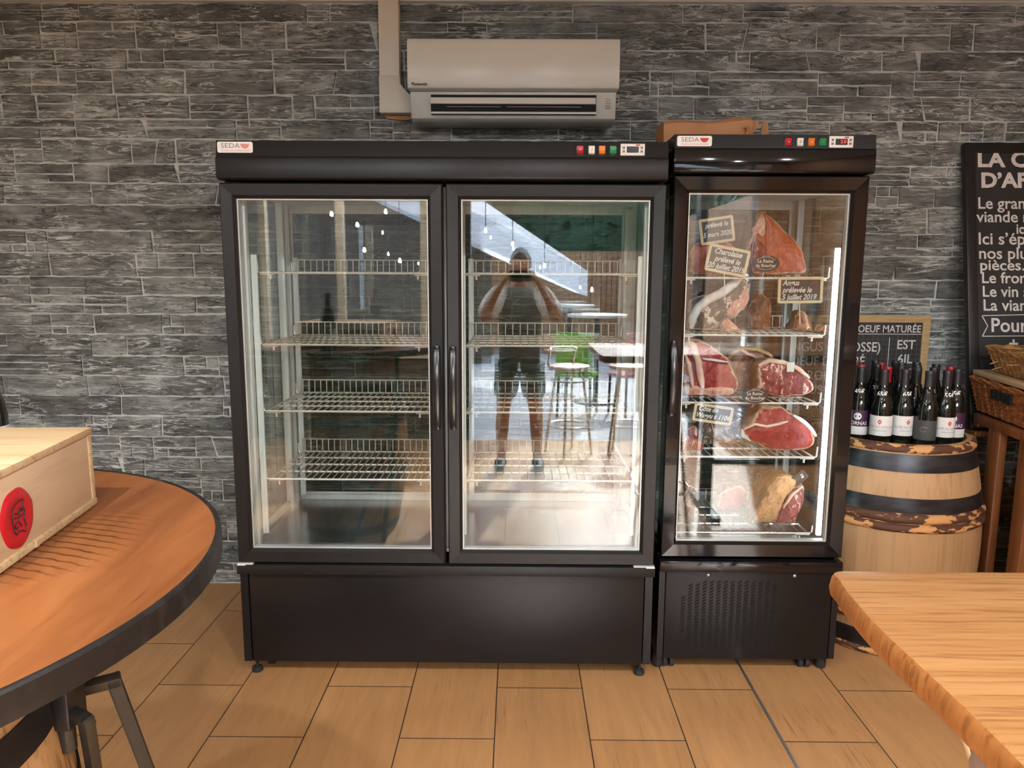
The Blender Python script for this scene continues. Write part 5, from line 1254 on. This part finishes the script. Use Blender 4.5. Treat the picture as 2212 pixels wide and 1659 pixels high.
def chair(label, x, y, rz, m):
    t = thing('terrace_chair', label, 'chair', (x, y, -.02), rz, 'terrace chairs')
    for sx_ in (-.18, .18):
        for sy_ in (-.18, .18): MB().tube([(sx_, sy_, 0), (sx_*.95, sy_*.95, .45)], .014, 8).build('leg', 'dkgreen', t, local=True)
    MB().box(-.2, .2, -.2, .2, .44, .47).build('seat', m, t, local=True, bevel=.008); MB().box(-.2, .2, .17, .20, .47, .92).build('backrest', m, t, local=True, bevel=.008)
chair('lime green terrace chair, seen only as a reflection', .66, -2.75, .3, 'greencloth'); chair('red and white checked terrace chair, seen only as a reflection', 1.25, -2.75, -.4, 'redcloth')
for i, (x, y, z) in enumerate(((-1.75, -1.85, 2.05), (-1.5, -1.80, 1.95), (-1.25, -1.90, 2.08), (-1.45, -1.85, 1.72), (-1.1, -1.75, 1.62), (-.3, -1.75, 1.9), (-.05, -1.80, 1.78), (.25, -1.75, 1.58), (.7, -1.80, 1.36), (1.5, -1.75, 1.36))):
    t = thing('pendant_bulb', 'small warm pendant bulb seen only as a reflection', 'lamp', (x, y, z), 0, 'pendant bulbs on the terrace')
    MB().lathe([(.001, -.018), (.011, -.013), (.015, 0), (.010, .014), (.006, .03)], (0, 0, 0), 14).build('bulb', 'bulb', t, local=True, smooth=True)
    MB().tube([(0, 0, .028), (0, 0, 3.1-z)], .004, 6).build('cord', 'black_plastic', t, local=True)
tag(MB().tube([(-2.6, -1.82, 3.1), (2.62, -1.78, 3.1)], .02, 8).build('lighting_wire', 'black_plastic'), 'dark wire carrying the pendant bulbs, seen only as a reflection', 'wire')
# glasses with napkins on the oak table, beyond the right picture edge
gp_ = [(.62, .002), (.035, .002), (.036, .004), (.006, .012), (.005, .09), (.02, .10), (.038, .125), (.041, .15), (.036, .19), (.033, .205), (.032, .205), (.035, .19), (.040, .15), (.037, .126), (.018, .102), (.001, .098)][1:]
for i, (x, y, nap) in enumerate(((1.32, .62, 0), (1.52, .55, 1), (1.72, .58, 1), (1.92, .52, 1), (2.08, .60, 1))):
    w_ = ('nearest the fridges', 'second in the row', 'middle of the row', 'fourth in the row', 'last in the row')[i]
    t = thing('wine_glass', 'stemmed wine glass on the oak table, %s, seen only as a reflection' % w_, 'wine glass', (x, y, 1.05), 0, 'wine glasses on the oak table')
    MB().lathe(gp_, (0, 0, 0), 28).build('glass_body', 'winglass', t, local=True, smooth=True)
    if nap:
        q = thing('napkin', 'pale blue napkin in the wine glass %s, seen only reflected' % w_, 'napkin', (x, y, 1.16), 0, 'napkins in the wine glasses')
        vs = []; fs = []; N = 20
        for j in range(7):
            z = -.0+j*.032; rr = .012+.004*j+.018*(j/6)**2
            for k in range(N): a = 2*PI*k/N; d = 1+.32*math.sin(3*a+i)*(j/6); vs.append((rr*d*math.cos(a), rr*d*math.sin(a)*.6, z+.02*math.sin(2*a+i)*(j/6)))
        for j in range(6): fs += [(j*N+k, j*N+(k+1) % N, (j+1)*N+(k+1) % N, (j+1)*N+k) for k in range(N)]
        MB().add(vs, fs).build('cloth', 'napkin', q, local=True, smooth=True, fix=False)

# ---------------------------------------------------------------- ceiling spotlights (behind the viewer, seen only in the glass)
for i, (x, y) in enumerate(((-2.1, .2), (-.8, .2), (.6, .2), (1.9, .2), (-1.4, -.9), (1.2, -.9))):
    t = thing('ceiling_spotlight', 'round white ceiling spotlight seen only as a reflection', 'spotlight', (x, y, CZ), 0, 'ceiling spotlights')
    MB().lathe([(.05, 0), (.05, -.02), (.042, -.05), (.038, -.05), (.036, -.03)], (0, 0, 0), 24).build('housing', 'white', t, local=True, smooth=True)
    MB().lathe([(.001, -.032), (.036, -.032)], (0, 0, 0), 24).build('lens', 'bulb', t, local=True)
    ld = bpy.data.lights.new('spotlight_lamp', 'AREA'); ld.shape = 'DISK'; ld.size = .07; ld.energy = 11; ld.color = (.96, .98, 1.0)
    lo = bpy.data.objects.new('spotlight_lamp', ld); COL.objects.link(lo); lo.parent = t; lo.location = (0, 0, -.06)
